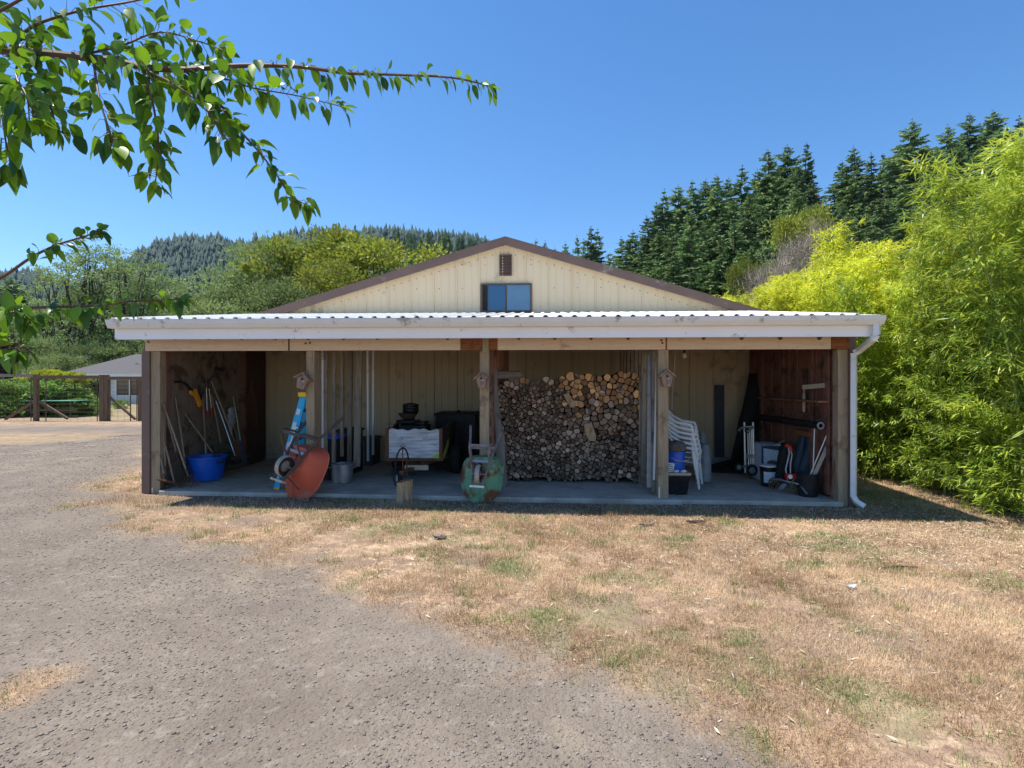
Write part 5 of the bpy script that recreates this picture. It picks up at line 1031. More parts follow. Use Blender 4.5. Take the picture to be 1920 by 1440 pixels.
# ---------------------------------------------------------------- hills
HP = [(-1500, 540), (-600, 520), (-200, 512), (0, 512), (60, 505), (110, 520), (170, 530), (230, 492), (260, 470), (300, 455), (345, 450), (400, 452), (460, 466), (520, 448), (560, 440), (620, 438), (700, 436), (800, 442), (900, 452), (1000, 480), (1200, 520), (1600, 540), (2400, 545)]
HQ = [(300, 700), (430, 690), (520, 640), (600, 520), (650, 470), (700, 455), (760, 448), (840, 452), (900, 462), (960, 474), (1040, 486), (1120, 500), (1250, 470), (1500, 500), (2400, 480)]
def ridge(prof, off=0): a = np.array(prof, float); return lambda px: EYE+0*px+(720-np.interp(px, a[:, 0], a[:, 1])-off)/1000.
def hill_mesh(name, prof, Ry, Ystart, pxs, th_, seed):
    f = lambda px: (720-np.interp(px, [q[0] for q in prof], [q[1] for q in prof]))/1000.*Ry-th_
    t_ = np.linspace(0, 1.5, 50); rows = []; 
    PX, T = np.meshgrid(pxs, t_); Yv = Ystart+(Ry-Ystart)*T; k = (PX-960)/1000.; sm = np.clip(T, 0, 1); sm = sm*sm*(3-2*sm)*.75+.25*sm
    z = (f(PX))*sm - np.clip(T-1, 0, 1)*f(PX)*.9 + (fbm(k*8, T*6, 1.0, seed)-.5)*Ry*.02*sm - .3
    V = np.stack([k*Yv, Yv, z], -1); n = len(pxs); ii = np.arange(n*50).reshape(50, n)
    F = np.stack([ii[:-1, :-1], ii[:-1, 1:], ii[1:, 1:], ii[1:, :-1]], -1).reshape(-1, 4)
    o = link(name, npmesh(name, V.reshape(-1, 3), F, 'hill_soil', smooth=True)); tag(o, kind='structure'); return V
M['hill_soil'] = mat('hill_soil', (.04, .06, .03), .95, (.06, .08, .035), .02)
V1 = hill_mesh('hills', HP, 1100., 260., np.linspace(-1500, 2600, 160), 25, 1)
V2 = hill_mesh('hills', HQ, 480., 150., np.linspace(300, 2400, 90), 24, 2)
def cone_forest(n, V, t0, t1, h0, h1, px0, px1):
    r = rg.random(n); ti = t0+(t1-t0)*rg.random(n)**.6; pi_ = rg.random(n); rows, cols = V.shape[:2]
    a = np.clip(ti/1.5*(rows-1), 0, rows-2); b = np.clip((px0+(px1-px0)*pi_), 0, 1)*(cols-2); ia, ib = a.astype(int), b.astype(int); fa, fb = (a-ia)[:, None], (b-ib)[:, None]
    base = (V[ia, ib]*(1-fa)+V[ia+1, ib]*fa)*(1-fb)+(V[ia, ib+1]*(1-fa)+V[ia+1, ib+1]*fa)*fb
    h = rg.uniform(h0, h1, n)*(1+.25*rg.normal(size=n)); h = np.clip(h, h0*.5, h1*1.35); w = h*rg.uniform(.2, .36, n); hf = .55+.95*fbm(base[:, 0]/45, base[:, 1]/45, 1., 71); h = h*hf; w = w*hf; Vs = []; Fs = []; off = 0; tint = []
    for (zb, zt, rb) in ((.05, .55, 1.0), (.3, .8, .75), (.55, 1.0, .5)):
        ns = 6; ang = np.arange(ns)*2*np.pi/ns+rg.uniform(0, 1, (n, 1)); rr = (w*rb)[:, None]*rg.uniform(.6, 1.3, (n, ns))
        ring = np.stack([base[:, 0:1]+rr*np.cos(ang), base[:, 1:2]+rr*np.sin(ang), base[:, 2:3]+(h*zb)[:, None]+h[:, None]*rg.uniform(-.05, .03, (n, ns))], -1)
        tip = np.stack([base[:, 0]+w*rg.normal(0, .05, n), base[:, 1], base[:, 2]+h*zt], -1)[:, None]
        Vs.append(np.concatenate([ring, tip], 1).reshape(-1, 3)); f = np.array([(k, (k+1) % ns, ns) for k in range(ns)]); Fs.append((f[None]+(ns+1)*np.arange(n)[:, None, None]).reshape(-1, 3)+off); off += n*(ns+1); tint.append(np.repeat(r, ns))
    return np.concatenate(Vs), np.concatenate(Fs), np.concatenate(tint)
V, F, tn = cone_forest(34000, V1, .25, 1.06, 10, 21, 0, 1)
tag(link('forest', npmesh('forest', V, F, 'far_conifer', tn)), 'dense dark conifer forest covering the far hills', 'forest', kind='stuff')

# ---------------------------------------------------------------- tree kinds
def conifer_mesh(seed, h=28., rad=4.2, nwh=46, gap=.12):
    g = np.random.default_rng(seed); m = MB(); pts = [(0.05*g.normal()*i/3, .05*g.normal()*i/3, h*i/8*.985) for i in range(9)]; m.tube(pts, [.32*(1-i/8.6)+.02 for i in range(9)], 7)
    Cs, Ds, Ls = [], [], []
    for w in range(nwh):
        f = .06+.93*(w+.5*g.random())/nwh; z = h*f; rr = rad*((1-math.exp(-(1-f)*3.1))+.004)*g.uniform(.68, 1.15); nb = int(7+4*(1-f))
        for b in range(nb):
            if g.random() < gap and f < .9: continue
            a = g.uniform(0, 6.283); L = rr*g.uniform(.6, 1.2); zj = g.uniform(-.7, .7)*h/nwh*1.3*(f < .96); dr = g.uniform(.0, .25)+.30*(1-f)-.25*(f > .85); ex = np.array([math.cos(a), math.sin(a), 0]); ns = int(5+L*3.4)
            for s_ in range(ns):
                t_ = .12+.9*s_/ns; pos = ex*L*t_+np.array([0, 0, z+zj-dr*L*t_+.12*L*t_*t_]); side = np.array([-ex[1], ex[0], 0])
                for sg in (-1, 1, 0):
                    d = ex*g.uniform(.5, 1.0)+side*sg*g.uniform(.5, 1.1)+np.array([0, 0, g.uniform(-.75, .0)]); Cs.append(pos); Ds.append(d); Ls.append((.45+.5*(1-t_)*min(1, L/2))*g.uniform(.7, 1.25)*(.45+.55*min(1, (1-f)*5)))
    for k in range(26): f = g.uniform(.9, 1.0); Cs.append([0, 0, h*f]); a = g.uniform(0, 6.28); Ds.append([math.cos(a)*.6, math.sin(a)*.6, .7]); Ls.append(.5*(1.08-f)*6)
    V, F = kites(np.array(Cs, float), np.array(Ds, float), np.array(Ls)*1.1, np.array(Ls)*.4, g)
    return m.mesh('trunk', 'bark'), npmesh('crown', V, F, 'conifer_leaf', g.random(len(F))**1.3)
def broad_mesh(seed, h, rad, leaf, lL, nl, limbs=9, z0=.28, bark='bark', cw=1.0, clump=.9, trunk_r=.22, gapf=.0, up=.25, lw=.6):
    g = np.random.default_rng(seed); m = MB(); tw = Vector((0, 0, 0)); tops = []
    tr = [Vector((g.normal()*.25*i/5, g.normal()*.25*i/5, h*.8*i/6)) for i in range(7)]; m.tube(tr, [trunk_r*(1-i/7.5) for i in range(7)], 8)
    cen = []
    for k in range(limbs):
        f = z0+(.88-z0)*(k+.5)/limbs; a = k*2.4+g.uniform(-.4, .4); e = math.sin(math.pi*min(1, (f-z0*.7)/(1-z0*.7)*.92+.08))**.55; r_ = rad*e*g.uniform(.5, .95)*(1 if f < .85 else .6)
        c_ = Vector((math.cos(a)*r_, math.sin(a)*r_, h*f)); s_ = Vector(tr[min(6, int(f*.75*6))]); mid = (s_+c_)*.5+Vector((0, 0, -.04*h)); m.tube([s_, mid, c_], [trunk_r*.45, trunk_r*.28, trunk_r*.1], 6)
        cen.append((c_, rad*g.uniform(.35, .55))); 
        for q in range(2):
            c2 = c_+Vector(np.clip(g.normal(size=3), -1.3, 1.3))*rad*.3; c2.z = min(c2.z, h*.86); cen.append((c2, rad*g.uniform(.2, .38)))
    cen.append((Vector((0, 0, h*.84)), rad*.42)); cen.append((Vector((0, 0, h*.93)), rad*.22))
    Cs = []; Ds = []
    for c_, rr in cen:
        ncl = max(4, int(14*(rr/rad*2.2)**1.5*cw))
        for q in range(ncl):
            v = g.normal(size=3); v /= np.linalg.norm(v); v[2] = abs(v[2])*.9-.25; pc = np.array(c_)+v*rr*g.uniform(.55, 1.05); n = int(nl*g.uniform(.5, 1.3)); cs = clump*g.uniform(.5, 1.1)
            off_ = g.normal(size=(n, 3))*cs*np.array([.5, .5, .3]); Cs.append(pc+off_); Ds.append(off_*.8+v*.4+g.normal(size=(n, 3))*.35+np.array([0, 0, up]))
            m.tube([c_, (c_+Vector(pc))*.5+Vector((0, 0, -.05)), Vector(pc)], [trunk_r*.09, .02, .012], 4, False) if q % 2 == 0 else None
    Cs = np.concatenate(Cs); Ds = np.concatenate(Ds); L = lL*g.uniform(.6, 1.3, len(Cs)); V, F = kites(Cs, Ds, L, L*lw, g)
    return m.mesh('trunk', bark), npmesh('crown', V, F, leaf, np.clip(g.random(len(F))*.8+.2*(Cs[:, 2]/h)*g.random(len(F)), 0, 1))
def tree(name, meshes, loc, s, rz, label, cat, group=None, parts=('trunk', 'crown')):
    o = bpy.data.objects.new(name, None); C.objects.link(o); o.location = loc; o.rotation_euler = (0, 0, rz); o.scale = s if hasattr(s, '__len__') else (s, s, s); tag(o, label, cat, group)
    for nm, me in zip(parts, meshes): link(nm, me, o)
    return o
rt = random.Random(3)
CON = [conifer_mesh(100+i, 28, (4.9, 3.9, 6.0, 4.4, 5.4)[i], (46, 42, 50, 40, 46)[i], (.1, .25, .08, .3, .15)[i]) for i in range(5)]
# conifers on the slope right
RP = [(1040, 500), (1100, 480), (1140, 468), (1185, 440), (1215, 395), (1245, 352), (1300, 335), (1345, 325), (1395, 308), (1420, 300), (1440, 272), (1475, 268), (1512, 262), (1545, 345), (1575, 300), (1600, 275), (1630, 285), (1660, 270), (1710, 222), (1750, 262), (1775, 240), (1818, 210), (1865, 205), (1905, 222), (1960, 190), (2100, 180), (2300, 170), (2700, 200)]
rpf = lambda px: float(np.interp(px, [a for a, b in RP], [b for a, b in RP]))
def topo(px, j): return EYE+(720-rpf(px)-(3-j)*52)/1000*(60+18*j)
pxs = np.linspace(1000, 2800, 60); T = np.linspace(0, 1.4, 24); rows = []
for tt in T:
    Yv = 52+95*tt; j = min(3.2, max(-.4, (Yv-60)/18)); rows.append([((px-960)/1000*Yv, Yv, max(-.6, topo(px, j)-29-12*max(0, (1100-px)/100))*min(1, tt*4) if topo(px, j)-29 > 0 else -.3) for px in pxs])
m = MB(); m.grid(rows); o = link('hills', m.mesh('hills', 'hill_soil', smooth=True)); tag(o, kind='structure')
def gz(px, Y): j = min(3.2, (Y-60)/18); return max(-.3, topo(px, j)-29)
GC = 'dark conifers on the slope right of the barn'
def con(px, ytop, Y, label='dark green conifer in the dense stand on the slope right of the barn', grp=GC, v=None, wid=1.0):
    zt = EYE+(720-ytop)/1000*Y; zb = gz(px, Y); h = max(zt-zb, 9); zb = zt-h; s_ = h/28.; w_ = min(max(s_, .8), 1.15)*wid*rt.uniform(.95, 1.3)
    tree('conifer_tree', CON[v if v is not None else rt.randrange(5)], ((px-960)/1000*Y, Y, zb-.2), (w_, w_, s_), rt.uniform(0, 6.28), label, 'conifer', grp)
con(1710, 222, 96, 'tallest broad conifer on the skyline just left of the bamboo', None, 2, 1.15)
con(1512, 264, 106, 'slender open-branched conifer with a free-standing tip on the skyline', None, 1, .8)
con(1600, 272, 104, 'sharp-tipped conifer just right of the notch of sky', None, 4)
con(1634, 284, 100, 'conifer with open branches between the notch tree and the tallest tree', None, 3)
con(1120, 428, 150, 'small open-branched conifer in the saddle right of the barn peak', None, 3, 1.3); con(1108, 422, 146, 'bushy conifer close left of the saddle tree', None, 1, 1.2)
for px, yt in ((1140, 470), (1168, 442), (1190, 430), (1210, 402), (1228, 378), (1248, 352), (1268, 345), (1295, 335), (1320, 334), (1342, 325), (1365, 330), (1395, 308), (1418, 316), (1440, 278), (1475, 270), (1490, 300), (1575, 300), (1660, 285), (1685, 270), (1738, 268), (1775, 232), (1800, 262), (1818, 210), (1845, 250), (1865, 205), (1890, 235), (1912, 215), (1950, 200)): con(px+rt.uniform(-4, 4), yt, rt.uniform(100, 116))
for j in range(3):
    px = 1090+j*9
    while px < 2350:
        con(px, rpf(px)+(2.6-j)*46+rt.uniform(-4, 48)+(22 if j == 2 else 0), 62+17*j+rt.uniform(-6, 6)); px += rt.uniform(20, 38)*(1.35 if px > 1950 else 1)
# conifers on the nearer middle hill
GM = 'blue-green conifers on the hill behind the barn peak'
def hq(px): return float(np.interp(px, [a for a, b in HQ], [b for a, b in HQ]))
for k in range(150):
    f = k/150; Yv = 480-rt.random()**1.5*190; px = rt.uniform(610, 1130); t_ = (Yv-150)/330.; zg = ((720-hq(px))/1000*480-20)*((t_*t_*(3-2*t_))*.75+.25*t_); h = rt.uniform(19, 31)
    s_ = h/28.; tree('conifer_tree', CON[rt.randrange(5)], ((px-960)/1000*Yv, Yv, zg-1.5), (s_*1.05, s_*1.05, s_), rt.uniform(0, 6), 'blue-green conifer among many on the hill behind the barn peak', 'conifer', GM)
GV = 'conifers standing just behind the barn roof, right of its peak'
for px, yt in ((1005, 446), (1022, 450), (1060, 452), (1082, 440), (1040, 462), (1000, 462), (985, 455), (1095, 446)): con(px, yt, rt.uniform(160, 185), 'mid-distance conifer rising over the barn roof just right of the peak', GV)
# broadleaf trees
MAP = broad_mesh(201, 13., 4.6, 'maple_leaf', .30, 60, 12, .2, cw=1.15, clump=1.0)
MAP2 = broad_mesh(202, 12., 4.2, 'maple_leaf', .28, 60, 11, .2, cw=1.1, clump=.95)
WIL = broad_mesh(203, 13., 4.4, 'willow_leaf', .26, 70, 12, .15, cw=1.2, clump=.9, up=.5, lw=.35)
WIL2 = broad_mesh(204, 11., 4.6, 'willow_leaf', .26, 70, 12, .12, cw=1.15, clump=.95, up=.5, lw=.35)
ALD = broad_mesh(205, 18., 3.2, 'alder_leaf', .22, 26, 13, .3, cw=.45, clump=.7, trunk_r=.36)
ALD2 = broad_mesh(206, 17., 2.8, 'alder_leaf', .22, 22, 12, .35, 'bark', cw=.38, clump=.65, trunk_r=.32)
SHR = broad_mesh(207, 2.4, 1.3, 'shrub_leaf', .12, 40, 9, .1, cw=.9, clump=.28, trunk_r=.04)
SHR2 = broad_mesh(208, 2.2, 1.5, 'shrub_leaf', .13, 40, 9, .08, cw=.9, clump=.3, trunk_r=.04)
BSH = broad_mesh(209, 7., 3.6, 'willow_leaf', .22, 60, 11, .06, cw=1.1, clump=.75, up=.4, lw=.4)
VIN = broad_mesh(210, 1.2, 1.3, 'vine_leaf', .15, 36, 8, .05, cw=.8, clump=.3, trunk_r=.03)
PUR = broad_mesh(211, 4., 1.8, 'purple_leaf', .14, 60, 10, .08, cw=1.0, clump=.45, trunk_r=.06)
BAR = broad_mesh(212, 7., 3.4, 'bare_twig', .42, 30, 12, .1, 'pale_bark', cw=1.0, clump=.6, up=.5, lw=.05, trunk_r=.12)
def bt(me, px, ytop, Y, h0, label, name='broadleaf_tree', cat='tree', grp=None, wx=1.0, ybase=None):
    zt = EYE+(720-ytop)/1000*Y; h = zt+.05; s_ = h/h0; tree(name, me, ((px-960)/1000*Y, Y, -.1), (s_*wx, s_*wx, s_), rt.uniform(0, 6.28), label, cat, grp)
bt(MAP, 612, 432, 48, 13, 'big yellow-green maple rising highest behind the left roof slope')
bt(MAP2, 705, 446, 45, 12, 'yellow-tinged maple nearest the barn roof, right of the biggest one')
bt(MAP2, 640, 490, 40, 12, 'lower maple in front of the biggest maple, hard against the roof', wx=.9)
bt(WIL, 545, 436, 50, 13, 'tall grey-green willow left of the maples')
bt(WIL2, 480, 492, 46, 11, 'rounded pale grey-green willow in front of the tall willow')
bt(WIL2, 420, 540, 44, 11, 'low grey-green willow just left of the barn roof end', wx=1.3)
bt(WIL2, 560, 520, 42, 11, 'low pale willow at the foot of the left roof slope', wx=1.1)
bt(ALD, 372, 500, 50, 18, 'bright young tree between the willows and the thin tall trees', wx=1.4)
ORD = ['first', 'second', 'third', 'fourth', 'fifth', 'sixth', 'seventh', 'eighth', 'ninth', 'tenth', 'eleventh', 'twelfth', 'thirteenth', 'fourteenth', 'fifteenth', 'sixteenth']
def ordl(px, lst): return ORD[sorted(lst).index(px)]
GA = 'thin tall trees behind the white house'
for k, (px, yt, Y, me) in enumerate(((60, 560, 66, ALD2), (95, 500, 62, ALD), (125, 466, 60, ALD2), (152, 438, 58, ALD), (178, 430, 60, ALD2), (205, 452, 62, ALD), (232, 458, 58, ALD2), (258, 462, 60, ALD), (285, 486, 64, ALD2), (308, 500, 60, ALD2), (335, 520, 58, ALD), (30, 590, 60, ALD), (-20, 560, 64, ALD2), (-90, 540, 66, ALD), (-180, 520, 62, ALD2), (345, 560, 52, ALD2))):
    bt(me, px, yt-6, Y, 18 if me is ALD else 17, 'thin tall half-bare tree, %s from the left in the row behind the white house' % ordl(px, [60, 95, 125, 152, 178, 205, 232, 258, 285, 308, 335, 30, -20, -90, -180, 345]), grp=GA, wx=1.0)
con(22, 516, 120, 'dark conifer at the far left edge under the plum branch', None, 2, 1.3); con(-5, 530, 110, 'second dark conifer at the far left edge, partly cut off', None, 0, 1.3)
GB = 'pale leafy shrubs along the back of the garden'
for k, (px, yt, Y) in enumerate(((55, 610, 52), (110, 640, 50), (20, 645, 50), (165, 625, 54), (215, 618, 56), (290, 600, 56), (330, 610, 55), (-60, 600, 52), (-160, 590, 52), (255, 590, 58), (380, 590, 55))):
    bt(BSH, px, yt+22, Y, 7, 'pale leafy bush, %s from the left in the thicket below the thin tall trees' % ordl(px, [55, 110, 20, 165, 215, 290, 330, -60, -160, 255, 380]), 'bush', 'bush', GB, 1.0)
bt(PUR, -8, 625, 30, 4, 'dark purple-leaved bush at the left edge of the garden', 'bush', 'bush', wx=.5)
bt(BAR, 1535, 425, 34, 7, 'grey bare twiggy tree between bamboo and conifers', wx=.62, cat='tree'); bt(BAR, 1478, 462, 36, 7, 'smaller grey bare tree left of the larger bare one', wx=.45)
bt(MAP2, 1505, 388, 52, 12, 'bright green leafy tree at the foot of the conifers', wx=.55); bt(MAP2, 1395, 480, 56, 12, 'small yellow-green tree half hidden in the conifers', wx=.35)
# garden behind the fence
GS = 'leafy shrubs in the fenced garden'
for k, (px, yt, Y) in enumerate(((10, 714, 27), (40, 722, 29), (75, 716, 28), (105, 712, 30), (130, 730, 29), (150, 745, 28), (-40, 712, 28), (-90, 716, 29), (175, 750, 28), (165, 742, 33), (90, 728, 34), (225, 748, 36))):
    bt(SHR if k % 2 else SHR2, px, yt, Y, 2.4 if k % 2 else 2.2, 'bright green leafy shrub, %s from the left in the fenced garden' % ordl(px, [10, 40, 75, 105, 130, 150, -40, -90, 175, 165, 90, 225]), 'garden_shrub', 'shrub', GS, 1.15)
def vine(px, y, Y, s_, label): tree('vine', VIN, ((px-960)/1000*Y, Y, EYE+(720-y)/1000*Y), s_, rt.uniform(0, 6), label, 'vine', 'yellow-green vines over the garden fence')
for k, (px, y) in enumerate(((62, 708), (85, 702), (108, 704), (130, 707), (148, 709))): vine(px, y+7, 29, .36, 'yellow-green vine, %s from the left on the garden arbour' % ORD[k])
for k, px in enumerate((45, 95, 140)):
    X = (px-960)/1000*29; m = MB(); m.tube([(X, 29, -.05), (X, 29, 2.1)], .04, 6); solo('arbor_post', m, 'fence_wood', ('left', 'middle', 'right')[k]+' thin post carrying the vines', 'post', (X, 29, 0), frame='W')
# deer fence
fz = 24.; fl = Thing('garden_fence', 'brown wooden deer fence with wire mesh, square posts and diagonal braces', 'fence', (-20, fz, 0), frame='W')
for px, w_ in ((-170, .14), (-60, .14), (68, .16), (193, .2), (200, .16), (262, .1), (320, .14)):
    X = (px-960)/1000*fz; m = MB(); m.box((X-w_/2, fz-w_/2, -.1), (X+w_/2, fz+w_/2, 2.08 if px < 210 else 1.95)); fl.part('post', m, 'fence_wood')
for a, b, yy in ((-300, 66, 704), (70, 194, 707), (204, 300, 709)):
    m = MB(); z = EYE+(720-yy)/1000*fz; m.box(((a-960)/1000*fz, fz-.12, z-.07), ((b-960)/1000*fz, fz-.08, z+.07)); fl.part('rail', m, 'grey_wood_z' if a < 0 else 'fence_wood')
for a, ya, b, yb in ((73, 752, 127, 785), (206, 745, 254, 786), (66, 752, 10, 786)):
    m = MB(); m.beam(((a-960)/1000*fz, fz, EYE+(720-ya)/1000*fz), ((b-960)/1000*fz, fz, EYE+(720-yb)/1000*fz), .09, .09); fl.part('brace', m, 'fence_wood')
m = MB(); x = -30.
while x < -15.5: m.tube([(x, fz-.06, 0), (x, fz-.06, 1.95)], .004, 4, False); x += .3
for k in range(11): z = .05+k*.18; m.tube([(-30, fz-.06, z), (-15.5, fz-.06, z)], .0035, 4, False)
for px in (60, 88, 184, 208, 246, 258): X = (px-960)/1000*fz; m.tube([(X, fz-.05, 0), (X, fz-.05, 1.95)], .02, 5)
fl.part('wire_mesh', m, 'dark_steel').__setitem__('kind', 'stuff')
t = Thing('garden_table', 'pale green rectangular table standing in the fenced garden', 'table', (-22.5, 27, 0), frame='W'); m = MB(); X0, X1 = (58-960)/1000*27, (148-960)/1000*27; z = EYE-(751-720)/1000*27
m.box((X0, 26.5, z-.03), (X1, 27.9, z)); t.part('top', m, 'table_green')
for X in (X0+.1, X1-.1):
    for Yv in (26.6, 27.8): m = MB(); m.box((X-.02, Yv-.02, 0), (X+.02, Yv+.02, z-.03)); t.part('leg', m, 'dark_steel')
m = MB(); m.box((X0-.1, 26.3, .35), (X1+.3, 26.5, .39)); t.part('bench', m, 'dark_steel')
# house
hs = Thing('white_house', 'low white house with a grey hip roof behind the garden fence', 'house', (-33, 45, 0), frame='W'); Yh = 45.
Xw = (204-960)/1000*Yh; Xe = -21.; ze = EYE+(720-702)/1000*Yh; zb = -.1
wx0, wx1 = (219-960)/1000*Yh, (270-960)/1000*Yh; wz0, wz1 = EYE-(741-720)/1000*Yh, EYE-(709-720)/1000*Yh
m = MB(); 
k = 0; z = zb
while z < ze-.02:      # lap siding, front
    zt = min(z+.16, ze)
    for a, b in ((Xw, Xe),) if zt < wz0 or z > wz1-.05 else ((Xw, wx0), (wx1, Xe)): m.prism([(a, Yh, z), (a, Yh-.025, z), (a, Yh-.008, zt), (a, Yh, zt)], (b-a, 0, 0))
    z = zt
m.box((Xw, Yh+.01, zb), (Xe, Yh+9, ze)); hs.part('wall', m, 'house_white')
m = MB(); m.box((wx0, Yh-.01, wz0), (wx1, Yh+.004, wz1)); wn = hs.part('window', m, 'house_glass')
m = MB(); f_ = .09; m.box((wx0-f_, Yh-.05, wz0-f_), (wx1+f_, Yh-.02, wz0)); m.box((wx0-f_, Yh-.05, wz1), (wx1+f_, Yh-.02, wz1+f_)); m.box((wx0-f_, Yh-.05, wz0), (wx0, Yh-.02, wz1)); m.box((wx1, Yh-.05, wz0), (wx1+f_, Yh-.02, wz1)); q = (244-960)/1000*Yh; m.box((q-.07, Yh-.05, wz0), (q+.07, Yh-.02, wz1)); hs.part('frame', m, 'white_paint', parent=wn)
Rx0 = (105-960)/1000*44.3; Rx1 = Xe+.5; zr = EYE+(720-664)/1000*49.5; m = MB(); ya, yb = Yh-.7, Yh+9.7; ym = (ya+yb)/2; rx = (255-960)/1000*49.5
m._a([(Rx0, ya, ze), (Rx1, ya, ze), (Rx1, yb, ze), (Rx0, yb, ze), (rx, ym, zr), (Rx1-2, ym, zr)], [(0, 1, 5, 4), (1, 2, 5), (2, 3, 4, 5), (3, 0, 4), (3, 2, 1, 0)]); hs.part('roof', m, 'shingle')
m = MB(); m.box((Rx0, ya-.03, ze-.22), (Rx1, ya, ze+.03)); m.box((Rx0-.03, ya, ze-.22), (Rx0, yb, ze+.03)); hs.part('eave_board', m, 'gutter')
m = MB(); m.box((Rx0+.3, ya+.2, -.1), (Rx0+.42, ya+.32, ze-.22)); hs.part('porch_post', m, 'house_white')

# ---------------------------------------------------------------- bamboo
def bamboo_mesh(seed, h, leaf, lean=1.0, lowest=.10, lL=.17):
    g = np.random.default_rng(seed); m = MB(); pts = []; a0 = math.pi+g.uniform(-.9, .9)
    for i in range(13): f = i/12; b_ = lean*(.10*f+.62*f**2.6); pts.append(Vector((math.cos(a0)*b_, math.sin(a0)*b_, h*f*(1-.06*f*f))))
    m.tube(pts, [.022*(1-.85*i/12)+.002 for i in range(13)], 7); Cs = []; Ds = []
    for n_ in range(46):
        f = lowest+(1-lowest)*(n_+g.random())/46; q = f*12; i = min(11, int(q)); p0 = pts[i].lerp(pts[i+1], q-i)
        for b in range(3):
            a = g.uniform(0, 6.283); L = g.uniform(.45, 1.15)*(1.15-.75*f)*(1 if f > .2 else .7); el = g.uniform(.15, .75); d = Vector((math.cos(a), math.sin(a), el+.5*(f > .8))).normalized(); tip = p0+d*L+Vector((0, 0, -.34*L*L)); mid = p0+d*L*.5
            m.tube([p0, mid, tip], [.004, .003, .0015], 3, False)
            for s_ in range(4):
                t_ = .3+.7*(s_+g.random())/4; c_ = p0.lerp(mid, min(1, t_*2)) if t_ < .5 else mid.lerp(tip, t_*2-1); sd_ = Vector((g.normal(), g.normal(), -.15))*.11; e_ = c_+sd_
                n = g.integers(8, 13); fan = (e_-c_).normalized()*.6+d*.6
                Cs.append(np.array(e_)+g.normal(size=(n, 3))*.035); Ds.append(np.array(fan)*.9+g.normal(size=(n, 3))*.5+np.array([0, 0, -.38]))
    Cs = np.concatenate(Cs); Ds = np.concatenate(Ds); L = lL*g.uniform(.6, 1.25, len(Cs)); V, F = kites(Cs, Ds, L, L*.14, g, up=np.tile([0, 0, 1.], (len(Cs), 1)))
    return m.mesh('culm', 'bamboo_culm', smooth=True), npmesh('foliage', V, F, leaf, np.clip(g.random(len(F))**1.7*.75+.35*(Cs[:, 2]/h)**3, 0, 1))
BAM = [bamboo_mesh(300+i, 5.4, 'bamboo_leaf', (.9, 1.2, .7, 1.4)[i], (.03, .1, .06, .02)[i], .165) for i in range(4)]
BSM = [bamboo_mesh(320+i, 2.3, 'bamboo_leaf', .9, .06, .18) for i in range(2)]
BAY = [bamboo_mesh(310+i, 5.2, 'bamboo_yellow_leaf', (.9, 1.3, .7)[i], .15) for i in range(3)]
GBm = 'green bamboo in the grove right of the shed'; GBy = 'yellow-leaved bamboo behind the right of the shed'
def btop(px): return float(np.interp(px, [1360, 1385, 1420, 1480, 1520, 1560, 1600, 1650, 1700, 1750, 1790, 1830, 1870, 1920, 2200], [545, 560, 520, 470, 480, 445, 405, 425, 440, 400, 330, 285, 245, 232, 200]))
def bam(X, Yv, yel, name='bamboo_plant'):
    px = 960+1000*(X-.55)/Yv; h = EYE+(720-btop(px))/1000*Yv+(rt.uniform(-.8, .45) if Yv < 9 else rt.uniform(-1.5, .15)); h = min(max(h, 2.6), 7.0); me = (BAY if yel else BAM)[rt.randrange(3 if yel else 4)]; s_ = h/(5.2 if yel else 5.4)
    tree('bamboo_plant', me, (X, Yv, float(Gh(X, Yv))-.05), (s_*1.02, s_*1.02, s_), rt.uniform(-1.0, 1.0), 'yellow-topped bamboo stem in the part of the grove behind the shed roof' if yel else 'green leafy bamboo stem in the dense grove right of the shed', 'bamboo', GBy if yel else GBm, ('culm', 'foliage'))
nb = 0
for row in range(5):
    Yv = 6.1+row*.25
    while Yv < 19:
        X = 6.75+row*.75+rt.uniform(-.25, .25)+.10*max(0, 8-Yv)*0-(.25 if Yv > 9 else 0)+(.12*(7.4-Yv) if Yv < 7.4 else 0)*-1.2
        if not (X/Yv > 1.25): bam(X, Yv, Yv > 10.6+row*.3 or (Yv > 8.9 and rt.random() < .5)); nb += 1
        Yv += rt.uniform(.42, .75)*(1+.35*(row > 2))
for k in range(20):
    Yv = 6.0+k*.42+rt.uniform(-.15, .15); X = 6.72+.5*rt.random()+(.12 if Yv > 7.3 else -.2); s_ = rt.uniform(.45, .85)
    tree('bamboo_plant', BSM[k % 2], (X, Yv, float(Gh(X, Yv))-.04), s_, rt.uniform(-1.2, 1.2), 'low leafy young bamboo at the foot of the grove right of the shed', 'bamboo', 'low young bamboo at the foot of the grove', ('culm', 'foliage'))
bam(6.35, 15.6, True); bam(6.3, 15.0, True); bam(6.6, 17, True)

